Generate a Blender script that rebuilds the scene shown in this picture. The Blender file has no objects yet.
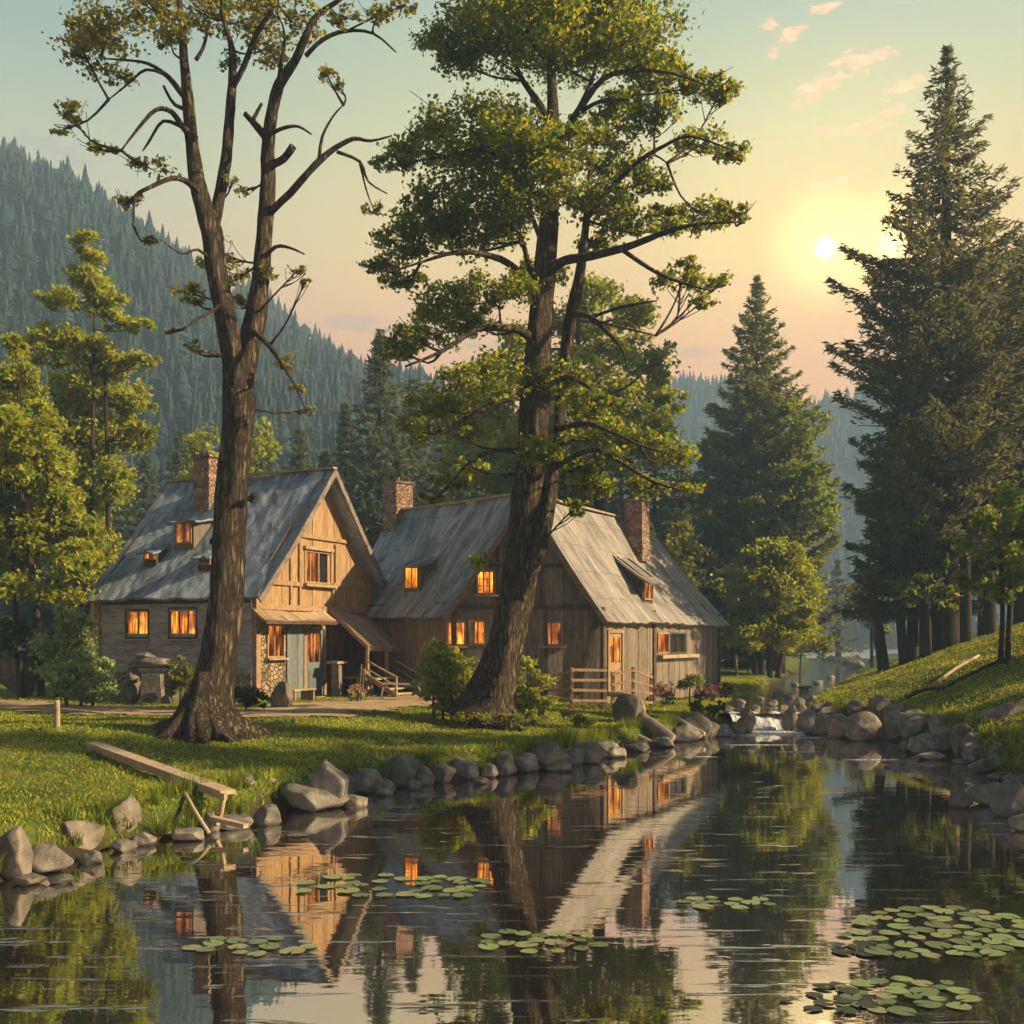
import bpy, math, random
import numpy as np
from mathutils import Vector
R = math.radians
rnd = random.Random(7)
rng = np.random.default_rng(7)
scn = bpy.context.scene
COL = scn.collection
EYE, F = 2.7, 1100.0

def W(px, py, Y):
    return Vector(((px-512)*Y/F, Y, EYE+(640-py)*Y/F))

# ------------------------------------------------------------------ terrain
def pw(px, py): # point on pond level
    Y = EYE*F/(py-640.0); return ((px-512)*Y/F, Y)
POND = np.array([(-17,-9), (-13,2), (-9,8)] + [pw(*p) for p in
    [(0,886),(60,870),(115,853),(180,842),(230,828),(290,812),(345,804),(385,792),(440,784),(500,778),(560,769),(610,758),(650,747),(700,738),(735,732)]]
    + [(6.5,33.3),(8.95,33.3)] + [pw(*p) for p in [(812,730),(850,735),(900,743),(945,756),(985,774),(1015,795),(1060,822)]] + [(9.6,12),(11,6),(16,-9)])
SC = [(7.7,33.25),(8.0,35),(9.3,40),(12.1,48),(16.5,60),(28,95),(40,135)]      # stream centre line
SWD = [1.15,1.1,1.2,1.3,1.5,1.9,5.0]
def _ribbon(c, w):
    L, Rr = [], []
    for i, p in enumerate(c):
        a = Vector(c[max(i-1,0)]); b = Vector(c[min(i+1,len(c)-1)]); t = (b-a).normalized(); n = Vector((-t.y,t.x))
        L.append((p[0]+n.x*w[i], p[1]+n.y*w[i])); Rr.append((p[0]-n.x*w[i], p[1]-n.y*w[i]))
    return L, Rr
_l, _r = _ribbon(SC, SWD)
STREAM = np.array(_l + [(20,150),(10,200),(20,250),(110,262),(150,210),(130,150),(90,128)] + _r[::-1])

def sdist(poly, X, Y):
    shp = X.shape; x = X.ravel(); y = Y.ravel()
    d = np.full(x.shape, 1e9); ins = np.zeros(x.shape, bool)
    n = len(poly)
    for i in range(n):
        ax, ay = poly[i]; bx, by = poly[(i+1) % n]
        ex, ey = bx-ax, by-ay
        t = np.clip(((x-ax)*ex+(y-ay)*ey)/(ex*ex+ey*ey), 0, 1)
        d = np.minimum(d, np.hypot(x-ax-t*ex, y-ay-t*ey))
        c = ((ay > y) != (by > y))
        if ay != by:
            ins ^= c & (x < (bx-ax)*(y-ay)/(by-ay)+ax)
    return np.where(ins, -d, d).reshape(shp)
def ss(a, b, x):
    t = np.clip((x-a)/(b-a), 0, 1); return t*t*(3-2*t)
def wob(X, Y, s, k=0.0):
    return (np.sin(X*s+1.3+k)*np.cos(Y*s*1.13+k*2)+.6*np.sin(X*s*2.3+Y*s*1.7+k)+.35*np.sin(X*s*4.9-Y*s*3.7+2+k))/1.9
def height(X, Y):
    X = np.asarray(X, float); Y = np.asarray(Y, float)
    dp = sdist(POND, X, Y)+.12*wob(X, Y, 1.9); ds = sdist(STREAM, X, Y)+.15*wob(X, Y, 1.3, 4)
    d = np.maximum(np.minimum(dp, ds), 0)
    cx = np.interp(Y, [-20,20,33.2,35,40,48,60,95,140], [4,4.5,7.7,8,9.3,12.1,16.5,28,60])
    side = ss(-.6, .6, X-cx)
    left = .5+.45*ss(.5, 8, d)+.035*wob(X, Y, .9)+.4*ss(44, 60, Y)*ss(4, 12, X)+1.2*ss(60,120,Y)*ss(60,0,X)
    rr = np.minimum(d, 16)*.36+np.maximum(d-16, 0)*.12
    right = .5+rr*ss(110, 62, Y)+.07*wob(X, Y, .8, 2)+.25*ss(62,110,Y)
    land = left*(1-side)+right*side
    hx = np.interp(X, [-260,-121,-90,-74,-55,-38,-17,-3,12,40], [118,107,96,86,68,58,53,46,8,0])
    land = land+hx*ss(80, 262, Y)**.85*(1+.05*wob(X,Y,.045))*np.where(Y > 85, 1, 0)+ np.maximum(-X-30,0)*.18*ss(20,80,Y)*(1-ss(80,200,Y))
    fx = np.interp(X, [-300,-60,36,69,85,114,140,190,300], [84,84,84,101,98,89,98,104,108])
    land = land+np.maximum(fx*ss(285, 445, Y)*(1+.035*wob(X,Y,.04,3))-land*ss(320,415,Y)*.95, 0)*np.where(Y>285,1,0)
    land = land+18*ss(60, 260, X)*ss(150, 60, Y)*ss(0,40,Y)
    hp = np.where(dp < 0, np.maximum(-.12+dp*.6, -1.4), -.12+(land+.12)*ss(0, .75, dp))
    hs = np.where(ds < 0, np.maximum(.4+ds*.3, -.3), .4+(land-.4)*ss(0, .9, ds))
    return np.minimum(hp, hs)
def hz(x, y): return float(height(np.array([x]), np.array([y]))[0])
def ground(px, py, ymin=6, ymax=130, water=True):
    Ys = np.concatenate([np.arange(ymin, 60, .05), np.arange(60, ymax, .3)])
    X = (px-512)*Ys/F; Z = EYE+(640-py)*Ys/F
    H = height(X, Ys)
    if water: H = np.maximum(H, np.where(Ys > 33.2, .4, 0))
    k = np.nonzero(Z <= H)[0]
    if len(k) == 0: i = int(np.argmin(Z-H))
    else: i = k[0]
    return Vector((float(X[i]), float(Ys[i]), float(H[i])))

# ------------------------------------------------------------------ materials
def newmat(name):
    m = bpy.data.materials.new(name); m.use_nodes = True; nt = m.node_tree; nt.nodes.clear()
    return m, nt
def N(nt, t, **kw):
    n = nt.nodes.new(t)
    for k, v in kw.items():
        if k in n.inputs: n.inputs[k].default_value = v
        else: setattr(n, k, v)
    return n
def L(nt, a, b): nt.links.new(a, b)
def ramp(nt, stops, interp='LINEAR'):
    r = nt.nodes.new('ShaderNodeValToRGB'); cr = r.color_ramp; cr.interpolation = interp
    while len(cr.elements) < len(stops): cr.elements.new(.5)
    for e, (p, c) in zip(cr.elements, stops):
        e.position = p; e.color = (*c, 1) if len(c) == 3 else c
    return r
def surf(name, cols, scale=3, stretch=(1,1,1), rough=.85, bump=.3, bscale=None, bstretch=None, uv=False, detail=6, vor=0, spec=.3, dist=0.02, attr=True):
    m, nt = newmat(name)
    tc = N(nt, 'ShaderNodeTexCoord'); src = tc.outputs['UV' if uv else 'Object']
    mp = N(nt, 'ShaderNodeMapping'); mp.inputs['Scale'].default_value = stretch; L(nt, src, mp.inputs[0])
    no = N(nt, 'ShaderNodeTexNoise', Scale=scale, Detail=detail, Roughness=.65, Distortion=.4); L(nt, mp.outputs[0], no.inputs[0])
    k = len(cols); rp = ramp(nt, [(.3+.4*i/(k-1), c) for i, c in enumerate(cols)]); L(nt, no.outputs[0], rp.inputs[0])
    col = rp.outputs[0]
    if vor:
        v = N(nt, 'ShaderNodeTexVoronoi', Scale=vor, feature='DISTANCE_TO_EDGE'); L(nt, mp.outputs[0], v.inputs[0])
        vr = ramp(nt, [(0,(.35,.33,.3)),(.07,(1,1,1))]); L(nt, v.outputs[0], vr.inputs[0])
        v2 = N(nt, 'ShaderNodeTexVoronoi', Scale=vor); L(nt, mp.outputs[0], v2.inputs[0])
        hs = N(nt, 'ShaderNodeSeparateColor'); L(nt, v2.outputs['Color'], hs.inputs[0])
        mr = N(nt, 'ShaderNodeMapRange'); mr.inputs[3].default_value = .65; mr.inputs[4].default_value = 1.3; L(nt, hs.outputs[0], mr.inputs[0])
        mm = N(nt, 'ShaderNodeMix', data_type='RGBA', blend_type='MULTIPLY'); mm.inputs[0].default_value = 1
        L(nt, col, mm.inputs[6]); L(nt, vr.outputs[0], mm.inputs[7])
        m3 = N(nt, 'ShaderNodeVectorMath', operation='SCALE'); L(nt, mm.outputs[2], m3.inputs[0]); L(nt, mr.outputs[0], m3.inputs[3])
        col = m3.outputs[0]
    if attr:
        at = N(nt, 'ShaderNodeAttribute', attribute_name='Col')
        mx = N(nt, 'ShaderNodeMix', data_type='RGBA', blend_type='MULTIPLY'); mx.inputs[0].default_value = 1
        L(nt, col, mx.inputs[6]); L(nt, at.outputs[0], mx.inputs[7]); col = mx.outputs[2]
    b = N(nt, 'ShaderNodeBsdfPrincipled', Roughness=rough); b.inputs['Specular IOR Level'].default_value = spec
    L(nt, col, b.inputs['Base Color'])
    mp2 = N(nt, 'ShaderNodeMapping'); mp2.inputs['Scale'].default_value = bstretch or stretch; L(nt, src, mp2.inputs[0])
    n2 = N(nt, 'ShaderNodeTexNoise', Scale=bscale or scale*3, Detail=8, Roughness=.7); L(nt, mp2.outputs[0], n2.inputs[0])
    hgt = n2.outputs[0]
    if vor:
        ad = N(nt, 'ShaderNodeMath', operation='ADD'); L(nt, n2.outputs[0], ad.inputs[0])
        vm = ramp(nt, [(0,(0,0,0)),(.12,(1.5,1.5,1.5))]); L(nt, v.outputs[0], vm.inputs[0]); L(nt, vm.outputs[0], ad.inputs[1]); hgt = ad.outputs[0]
    bp = N(nt, 'ShaderNodeBump', Strength=bump, Distance=dist); L(nt, hgt, bp.inputs['Height']); L(nt, bp.outputs[0], b.inputs['Normal'])
    o = N(nt, 'ShaderNodeOutputMaterial'); L(nt, b.outputs[0], o.inputs[0])
    return m
def leafmat(name, col, trans, rough=.6, tf=.45):
    m, nt = newmat(name)
    at = N(nt, 'ShaderNodeAttribute', attribute_name='Col')
    def mul(c):
        x = N(nt, 'ShaderNodeMix', data_type='RGBA', blend_type='MULTIPLY'); x.inputs[0].default_value = 1
        x.inputs[6].default_value = (*c, 1); L(nt, at.outputs[0], x.inputs[7]); return x.outputs[2]
    d = N(nt, 'ShaderNodeBsdfPrincipled', Roughness=rough); d.inputs['Specular IOR Level'].default_value = .25
    L(nt, mul(col), d.inputs['Base Color'])
    t = N(nt, 'ShaderNodeBsdfTranslucent'); L(nt, mul(trans), t.inputs[0])
    mx = N(nt, 'ShaderNodeMixShader'); mx.inputs[0].default_value = tf; L(nt, d.outputs[0], mx.inputs[1]); L(nt, t.outputs[0], mx.inputs[2])
    o = N(nt, 'ShaderNodeOutputMaterial'); L(nt, mx.outputs[0], o.inputs[0])
    return m

M = {}
def barkmat():
    m, nt = newmat('bark')
    tc = N(nt, 'ShaderNodeTexCoord'); mp = N(nt, 'ShaderNodeMapping'); mp.inputs['Scale'].default_value = (1,1,.16); L(nt, tc.outputs['Object'], mp.inputs[0])
    a = N(nt, 'ShaderNodeTexNoise', Scale=9, Detail=8, Roughness=.75, Distortion=.8); L(nt, mp.outputs[0], a.inputs[0])
    v = N(nt, 'ShaderNodeTexVoronoi', Scale=11, feature='DISTANCE_TO_EDGE')
    wv = N(nt, 'ShaderNodeVectorMath', operation='MULTIPLY_ADD'); wv.inputs[1].default_value = (.25,.25,.25); L(nt, a.outputs['Color'], wv.inputs[0]); L(nt, mp.outputs[0], wv.inputs[2]); L(nt, wv.outputs[0], v.inputs[0])
    r1 = ramp(nt, [(0,(.035,.028,.022)),(.12,(.09,.07,.055)),(.4,(.17,.135,.105))]); L(nt, v.outputs[0], r1.inputs[0])
    b2 = N(nt, 'ShaderNodeTexNoise', Scale=1.6, Detail=6, Roughness=.7); L(nt, tc.outputs['Object'], b2.inputs[0])
    r2 = ramp(nt, [(.4,(1,1,1)),(.55,(1.5,1.45,1.35)),(.62,(.75,.95,.6))]); L(nt, b2.outputs[0], r2.inputs[0])
    mx = N(nt, 'ShaderNodeMix', data_type='RGBA', blend_type='MULTIPLY'); mx.inputs[0].default_value = 1; L(nt, r1.outputs[0], mx.inputs[6]); L(nt, r2.outputs[0], mx.inputs[7])
    h = N(nt, 'ShaderNodeMath', operation='MULTIPLY_ADD'); r3 = ramp(nt, [(0,(0,0,0)),(.25,(1,1,1))]); L(nt, v.outputs[0], r3.inputs[0]); L(nt, r3.outputs[0], h.inputs[0]); h.inputs[1].default_value = .7; L(nt, a.outputs[0], h.inputs[2])
    b = N(nt, 'ShaderNodeBsdfPrincipled', Roughness=.9); b.inputs['Specular IOR Level'].default_value = .15; L(nt, mx.outputs[2], b.inputs['Base Color'])
    bp = N(nt, 'ShaderNodeBump', Strength=1, Distance=.09); L(nt, h.outputs[0], bp.inputs['Height']); L(nt, bp.outputs[0], b.inputs['Normal'])
    o = N(nt, 'ShaderNodeOutputMaterial'); L(nt, b.outputs[0], o.inputs[0]); return m
M['bark'] = barkmat()
M['bark_dark'] = surf('dark_bark', [(.02,.015,.012),(.05,.036,.026)], scale=3, stretch=(1,1,.3), bump=.6, dist=.05)
M['tan_planks'] = surf('tan_planks', [(.22,.13,.065),(.36,.23,.125),(.46,.31,.175)], scale=5, stretch=(3,3,.5), bump=.5, bscale=12, bstretch=(4,4,.3))
M['brown_planks'] = surf('brown_planks', [(.07,.038,.024),(.13,.07,.045),(.2,.12,.08)], scale=5, stretch=(3,3,.5), bump=.5, bscale=12, bstretch=(4,4,.3))
M['grey_planks'] = surf('grey_planks', [(.10,.083,.068),(.19,.155,.125),(.29,.24,.195)], scale=5, stretch=(3,3,.5), bump=.6, bscale=12, bstretch=(4,4,.3))
M['grey_logs'] = surf('grey_logs', [(.2,.2,.2),(.34,.335,.33),(.45,.44,.42)], scale=3, stretch=(1,1,3), bump=.6, bscale=9, bstretch=(1,1,4))
M['blue_wood'] = surf('blue_painted_wood', [(.09,.115,.13),(.15,.18,.2),(.2,.22,.23)], scale=5, stretch=(3,3,.5), bump=.4)
M['timber'] = surf('timber', [(.2,.12,.065),(.34,.22,.13),(.42,.29,.18)], scale=6, bump=.4)
M['dark_timber'] = surf('dark_timber', [(.045,.03,.022),(.09,.06,.042),(.14,.10,.07)], scale=6, bump=.4)
M['pale_wood'] = surf('pale_weathered_wood', [(.2,.15,.10),(.36,.28,.19),(.46,.37,.26)], scale=4, bump=.5, bscale=16)
M['grey_log'] = surf('weathered_log', [(.1,.082,.07),(.2,.165,.14),(.31,.26,.22)], scale=4, bump=.5, bscale=14)
M['stone'] = surf('wall_stone', [(.2,.17,.13),(.34,.28,.21),(.42,.34,.25)], scale=3, bump=1, bscale=14, vor=6.5, dist=.05)
M['brick'] = surf('chimney_stone', [(.26,.155,.12),(.40,.26,.20),(.46,.33,.26)], scale=3, bump=.9, bscale=14, vor=8.5, dist=.04)
M['rock'] = surf('rock', [(.085,.077,.07),(.19,.17,.155),(.33,.30,.27)], scale=2.2, bump=.8, bscale=6, dist=.06, rough=.8)
nt = M['rock'].node_tree; pb = [n for n in nt.nodes if n.type == 'BSDF_PRINCIPLED'][0]; src = pb.inputs['Base Color'].links[0].from_socket
ge = N(nt, 'ShaderNodeNewGeometry'); sn = N(nt, 'ShaderNodeSeparateXYZ'); L(nt, ge.outputs['Normal'], sn.inputs[0]); mn = N(nt, 'ShaderNodeTexNoise', Scale=3.5, Detail=7, Roughness=.7); L(nt, ge.outputs['Position'], mn.inputs[0])
ma = N(nt, 'ShaderNodeMath', operation='MULTIPLY_ADD'); L(nt, sn.outputs[2], ma.inputs[0]); ma.inputs[1].default_value = .22; L(nt, mn.outputs[0], ma.inputs[2])
mr = N(nt, 'ShaderNodeMapRange'); mr.inputs[1].default_value = .68; mr.inputs[2].default_value = .78; mr.inputs[4].default_value = .75; L(nt, ma.outputs[0], mr.inputs[0])
mm = N(nt, 'ShaderNodeMix', data_type='RGBA'); L(nt, mr.outputs[0], mm.inputs[0]); L(nt, src, mm.inputs[6]); mm.inputs[7].default_value = (.06,.075,.02,1)
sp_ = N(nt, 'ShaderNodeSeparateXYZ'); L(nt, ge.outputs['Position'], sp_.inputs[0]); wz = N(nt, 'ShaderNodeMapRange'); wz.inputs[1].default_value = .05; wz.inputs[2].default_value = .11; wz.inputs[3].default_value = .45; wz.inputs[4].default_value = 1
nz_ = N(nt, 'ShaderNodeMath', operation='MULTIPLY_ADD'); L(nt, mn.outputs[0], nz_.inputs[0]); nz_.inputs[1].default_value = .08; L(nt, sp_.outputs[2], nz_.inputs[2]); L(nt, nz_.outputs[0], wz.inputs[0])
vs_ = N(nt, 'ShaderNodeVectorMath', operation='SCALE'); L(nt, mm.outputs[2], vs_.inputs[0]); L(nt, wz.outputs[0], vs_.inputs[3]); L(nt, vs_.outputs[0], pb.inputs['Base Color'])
M['lantern_metal'] = surf('dull_metal', [(.05,.045,.04),(.12,.11,.1)], scale=6, bump=.2, rough=.5)
M['petal'] = surf('petals', [(.35,.08,.07),(.6,.45,.35)], scale=6, bump=.1)
def roofmat(name, cols, streak):
    m, nt = newmat(name)
    tc = N(nt, 'ShaderNodeTexCoord')
    mp = N(nt, 'ShaderNodeMapping'); mp.inputs['Scale'].default_value = (1.6,.45,1); L(nt, tc.outputs['UV'], mp.inputs[0])
    no = N(nt, 'ShaderNodeTexNoise', Scale=1.4, Detail=9, Roughness=.72, Distortion=.5); L(nt, mp.outputs[0], no.inputs[0])
    k = len(cols); rp = ramp(nt, [(.34+.32*i/(k-1), c) for i, c in enumerate(cols)]); L(nt, no.outputs[0], rp.inputs[0])
    n3 = N(nt, 'ShaderNodeTexNoise', Scale=1.1, Detail=8, Roughness=.75); mp3 = N(nt, 'ShaderNodeMapping'); mp3.inputs['Scale'].default_value = (1.1,.7,1); mp3.inputs['Location'].default_value=(3,5,0)
    L(nt, tc.outputs['UV'], mp3.inputs[0]); L(nt, mp3.outputs[0], n3.inputs[0])
    pr = ramp(nt, [(.58,(0,0,0)),(.64,(1,1,1))]); L(nt, n3.outputs[0], pr.inputs[0])
    mx = N(nt, 'ShaderNodeMix', data_type='RGBA'); L(nt, pr.outputs[0], mx.inputs[0]); L(nt, rp.outputs[0], mx.inputs[6]); mx.inputs[7].default_value = (*streak, 1)
    br = N(nt, 'ShaderNodeTexBrick'); br.offset = .5
    br.inputs['Scale'].default_value = 1; br.inputs['Brick Width'].default_value = .34; br.inputs['Row Height'].default_value = 1.05
    br.inputs['Mortar Size'].default_value = .012; br.inputs['Mortar Smooth'].default_value = .3
    br.inputs['Color1'].default_value = (.8,.8,.8,1); br.inputs['Color2'].default_value = (1.15,1.15,1.15,1); br.inputs['Mortar'].default_value = (.5,.5,.5,1)
    nw = N(nt, 'ShaderNodeTexNoise', Scale=1.5); L(nt, tc.outputs['UV'], nw.inputs[0])
    vm = N(nt, 'ShaderNodeVectorMath', operation='MULTIPLY_ADD'); vm.inputs[1].default_value = (.12,.3,0); L(nt, nw.outputs['Color'], vm.inputs[0]); L(nt, tc.outputs['UV'], vm.inputs[2])
    L(nt, vm.outputs[0], br.inputs[0])
    m2 = N(nt, 'ShaderNodeMix', data_type='RGBA', blend_type='MULTIPLY'); m2.inputs[0].default_value = 1; L(nt, mx.outputs[2], m2.inputs[6]); L(nt, br.outputs[0], m2.inputs[7])
    b = N(nt, 'ShaderNodeBsdfPrincipled', Roughness=.62); b.inputs['Specular IOR Level'].default_value = .5
    L(nt, m2.outputs[2], b.inputs['Base Color'])
    ad = N(nt, 'ShaderNodeMath', operation='MULTIPLY_ADD'); L(nt, br.outputs['Fac'], ad.inputs[0]); ad.inputs[1].default_value = -.8; L(nt, no.outputs[0], ad.inputs[2])
    bp = N(nt, 'ShaderNodeBump', Strength=.7, Distance=.03); L(nt, ad.outputs[0], bp.inputs['Height']); L(nt, bp.outputs[0], b.inputs['Normal'])
    o = N(nt, 'ShaderNodeOutputMaterial'); L(nt, b.outputs[0], o.inputs[0])
    return m
M['roof'] = roofmat('grey_shingles', [(.075,.105,.15),(.16,.205,.27),(.29,.35,.43),(.44,.49,.56)], (.15,.10,.075))
M['roof_brown'] = roofmat('brown_shingles', [(.10,.10,.115),(.19,.175,.17),(.28,.255,.235),(.35,.33,.31)], (.10,.07,.05))
M['awning'] = roofmat('awning_boards', [(.24,.16,.10),(.38,.27,.18),(.46,.35,.25)], (.2,.14,.10))
def lit(name, c1, c2, st):
    m, nt = newmat(name)
    tc = N(nt, 'ShaderNodeTexCoord'); mp = N(nt, 'ShaderNodeMapping'); mp.inputs['Scale'].default_value = (9,9,.8); L(nt, tc.outputs['Object'], mp.inputs[0])
    no = N(nt, 'ShaderNodeTexNoise', Scale=1.6, Detail=4, Roughness=.6); L(nt, mp.outputs[0], no.inputs[0])
    rp = ramp(nt, [(.34,tuple(q*.25 for q in c1)),(.46,c1),(.6,c2)]); L(nt, no.outputs[0], rp.inputs[0])
    n2 = N(nt, 'ShaderNodeTexNoise', Scale=1.7, Detail=3); L(nt, tc.outputs['Object'], n2.inputs[0])
    r2 = ramp(nt, [(.38,(.3,.25,.2)),(.6,(1.25,1.2,1.1))]); L(nt, n2.outputs[0], r2.inputs[0])
    mm = N(nt, 'ShaderNodeMix', data_type='RGBA', blend_type='MULTIPLY'); mm.inputs[0].default_value = 1; L(nt, rp.outputs[0], mm.inputs[6]); L(nt, r2.outputs[0], mm.inputs[7])
    e = N(nt, 'ShaderNodeEmission', Strength=st); L(nt, mm.outputs[2], e.inputs[0])
    g = N(nt, 'ShaderNodeBsdfGlossy', Roughness=.08); mx = N(nt, 'ShaderNodeMixShader'); mx.inputs[0].default_value = .1
    L(nt, e.outputs[0], mx.inputs[1]); L(nt, g.outputs[0], mx.inputs[2])
    o = N(nt, 'ShaderNodeOutputMaterial'); L(nt, mx.outputs[0], o.inputs[0]); return m
M['lit'] = lit('lamplit_glass', (.35,.075,.006), (1.0,.36,.03), .85)
M['lit_dim'] = lit('dim_lamplit_glass', (.13,.03,.008), (.7,.2,.03), .6)
m, nt = newmat('dark_glass'); b = N(nt, 'ShaderNodeBsdfPrincipled', Roughness=.12); b.inputs['Base Color'].default_value = (.02,.022,.025,1)
o = N(nt, 'ShaderNodeOutputMaterial'); L(nt, b.outputs[0], o.inputs[0]); M['glass'] = m

M['leaf_tree'] = leafmat('oak_leaf', (.08,.145,.029), (.51,.51,.042))
M['leaf_maple'] = leafmat('thin_leaf', (.15,.17,.035), (.46,.40,.06))
M['leaf_yellow'] = leafmat('sunny_leaf', (.25,.295,.037), (.56,.57,.055))
M['leaf_bush'] = leafmat('bush_leaf', (.15,.19,.035), (.36,.36,.05))
M['leaf_pale'] = leafmat('pale_leaf', (.28,.38,.16), (.42,.5,.17))
M['leaf_dark'] = leafmat('dark_leaf', (.035,.06,.026), (.08,.10,.025))
M['needle'] = leafmat('needle', (.075,.11,.05), (.24,.22,.06), tf=.42)
M['needle_warm'] = leafmat('sunlit_needle', (.10,.14,.04), (.34,.33,.05), tf=.4)
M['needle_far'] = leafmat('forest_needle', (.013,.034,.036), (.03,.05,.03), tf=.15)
M['grass'] = leafmat('grass_blade', (.27,.30,.032), (.48,.47,.04), tf=.4)
M['pad'] = surf('lily_leaf', [(.1,.15,.075),(.19,.26,.13),(.3,.34,.17)], scale=5, bump=.1, rough=.4, spec=.5)
M['pad_dark'] = surf('dark_floating_leaf', [(.02,.022,.018),(.06,.06,.045)], scale=5, bump=.1, rough=.35, spec=.5)

# ground: one material, world coordinates through Object
m, nt = newmat('meadow')
tc = N(nt, 'ShaderNodeTexCoord')
na = N(nt, 'ShaderNodeTexNoise', Scale=.7, Detail=8, Roughness=.7); L(nt, tc.outputs['Object'], na.inputs[0])
ra = ramp(nt, [(.32,(.05,.085,.02)),(.48,(.10,.145,.028)),(.62,(.18,.20,.04)),(.72,(.2,.17,.07))]); L(nt, na.outputs[0], ra.inputs[0])
nb = N(nt, 'ShaderNodeTexNoise', Scale=14, Detail=6, Roughness=.7); L(nt, tc.outputs['Object'], nb.inputs[0])
rb = ramp(nt, [(.3,(.6,.6,.6)),(.7,(1.35,1.35,1.35))]); L(nt, nb.outputs[0], rb.inputs[0])
mx = N(nt, 'ShaderNodeMix', data_type='RGBA', blend_type='MULTIPLY'); mx.inputs[0].default_value = 1; L(nt, ra.outputs[0], mx.inputs[6]); L(nt, rb.outputs[0], mx.inputs[7])
at = N(nt, 'ShaderNodeAttribute', attribute_name='Col')      # r: bare mud at the water, g: forest floor
sp = N(nt, 'ShaderNodeSeparateColor'); L(nt, at.outputs[0], sp.inputs[0])
m1 = N(nt, 'ShaderNodeMix', data_type='RGBA'); L(nt, sp.outputs[0], m1.inputs[0]); L(nt, mx.outputs[2], m1.inputs[6]); m1.inputs[7].default_value = (.045,.034,.022,1)
m2 = N(nt, 'ShaderNodeMix', data_type='RGBA'); L(nt, sp.outputs[1], m2.inputs[0]); L(nt, m1.outputs[2], m2.inputs[6]); m2.inputs[7].default_value = (.03,.055,.035,1)
b = N(nt, 'ShaderNodeBsdfPrincipled', Roughness=.95); b.inputs['Specular IOR Level'].default_value = .1; L(nt, m2.outputs[2], b.inputs['Base Color'])
bp = N(nt, 'ShaderNodeBump', Strength=.8, Distance=.08); L(nt, nb.outputs[0], bp.inputs['Height']); L(nt, bp.outputs[0], b.inputs['Normal'])
o = N(nt, 'ShaderNodeOutputMaterial'); L(nt, b.outputs[0], o.inputs[0]); M['meadow'] = m
M['dirt'] = surf('dirt', [(.22,.15,.09),(.36,.26,.165),(.46,.35,.23)], scale=1.6, bump=.6, bscale=10, rough=.95, spec=.1)
M['pebbles'] = surf('pebble_bed', [(.12,.10,.085),(.24,.2,.17),(.36,.31,.26)], scale=3, bump=.9, bscale=10, vor=5, dist=.05)

def watermat(name, ripple, dark, rough=.02):
    m, nt = newmat(name)
    tc = N(nt, 'ShaderNodeTexCoord')
    mp = N(nt, 'ShaderNodeMapping'); mp.inputs['Scale'].default_value = (.55,1.7,1); L(nt, tc.outputs['Object'], mp.inputs[0])
    n1 = N(nt, 'ShaderNodeTexNoise', Scale=2.2, Detail=3, Roughness=.5); L(nt, mp.outputs[0], n1.inputs[0])
    mq = N(nt, 'ShaderNodeMapping'); mq.inputs['Scale'].default_value = (.5,4.5,1); L(nt, tc.outputs['Object'], mq.inputs[0])
    n2 = N(nt, 'ShaderNodeTexNoise', Scale=1.5, Detail=2, Roughness=.5, Distortion=.3); L(nt, mq.outputs[0], n2.inputs[0])
    r2 = ramp(nt, [(.63,(0,0,0)),(.70,(1,1,1))]); L(nt, n2.outputs[0], r2.inputs[0])
    s2 = N(nt, 'ShaderNodeMath', operation='MULTIPLY'); s2.inputs[1].default_value = 3.0; L(nt, r2.outputs[0], s2.inputs[0])
    ad = N(nt, 'ShaderNodeMath', operation='ADD'); L(nt, n1.outputs[0], ad.inputs[0]); L(nt, s2.outputs[0], ad.inputs[1])
    bp = N(nt, 'ShaderNodeBump', Strength=1, Distance=.0015*ripple); L(nt, ad.outputs[0], bp.inputs['Height'])
    lw = N(nt, 'ShaderNodeFresnel', IOR=1.6); L(nt, bp.outputs[0], lw.inputs['Normal'])
    mr = N(nt, 'ShaderNodeMapRange'); mr.inputs[1].default_value = 0; mr.inputs[2].default_value = .6; mr.inputs[3].default_value = .52; mr.inputs[4].default_value = .9; L(nt, lw.outputs[0], mr.inputs[0])
    d = N(nt, 'ShaderNodeBsdfDiffuse'); d.inputs[0].default_value = (*dark, 1)
    g = N(nt, 'ShaderNodeBsdfGlossy', Roughness=rough); g.inputs[0].default_value = (.96,.95,.93,1); L(nt, bp.outputs[0], g.inputs['Normal'])
    mx = N(nt, 'ShaderNodeMixShader'); L(nt, mr.outputs[0], mx.inputs[0]); L(nt, d.outputs[0], mx.inputs[1]); L(nt, g.outputs[0], mx.inputs[2])
    o = N(nt, 'ShaderNodeOutputMaterial'); L(nt, mx.outputs[0], o.inputs[0]); return m
M['pond'] = watermat('pond_water', 1.0, (.018,.013,.009))
M['lake'] = watermat('lake_water', 60.0, (.12,.12,.12), .3)
M['stream'] = watermat('stream_water', 9.0, (.05,.045,.035))
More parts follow.
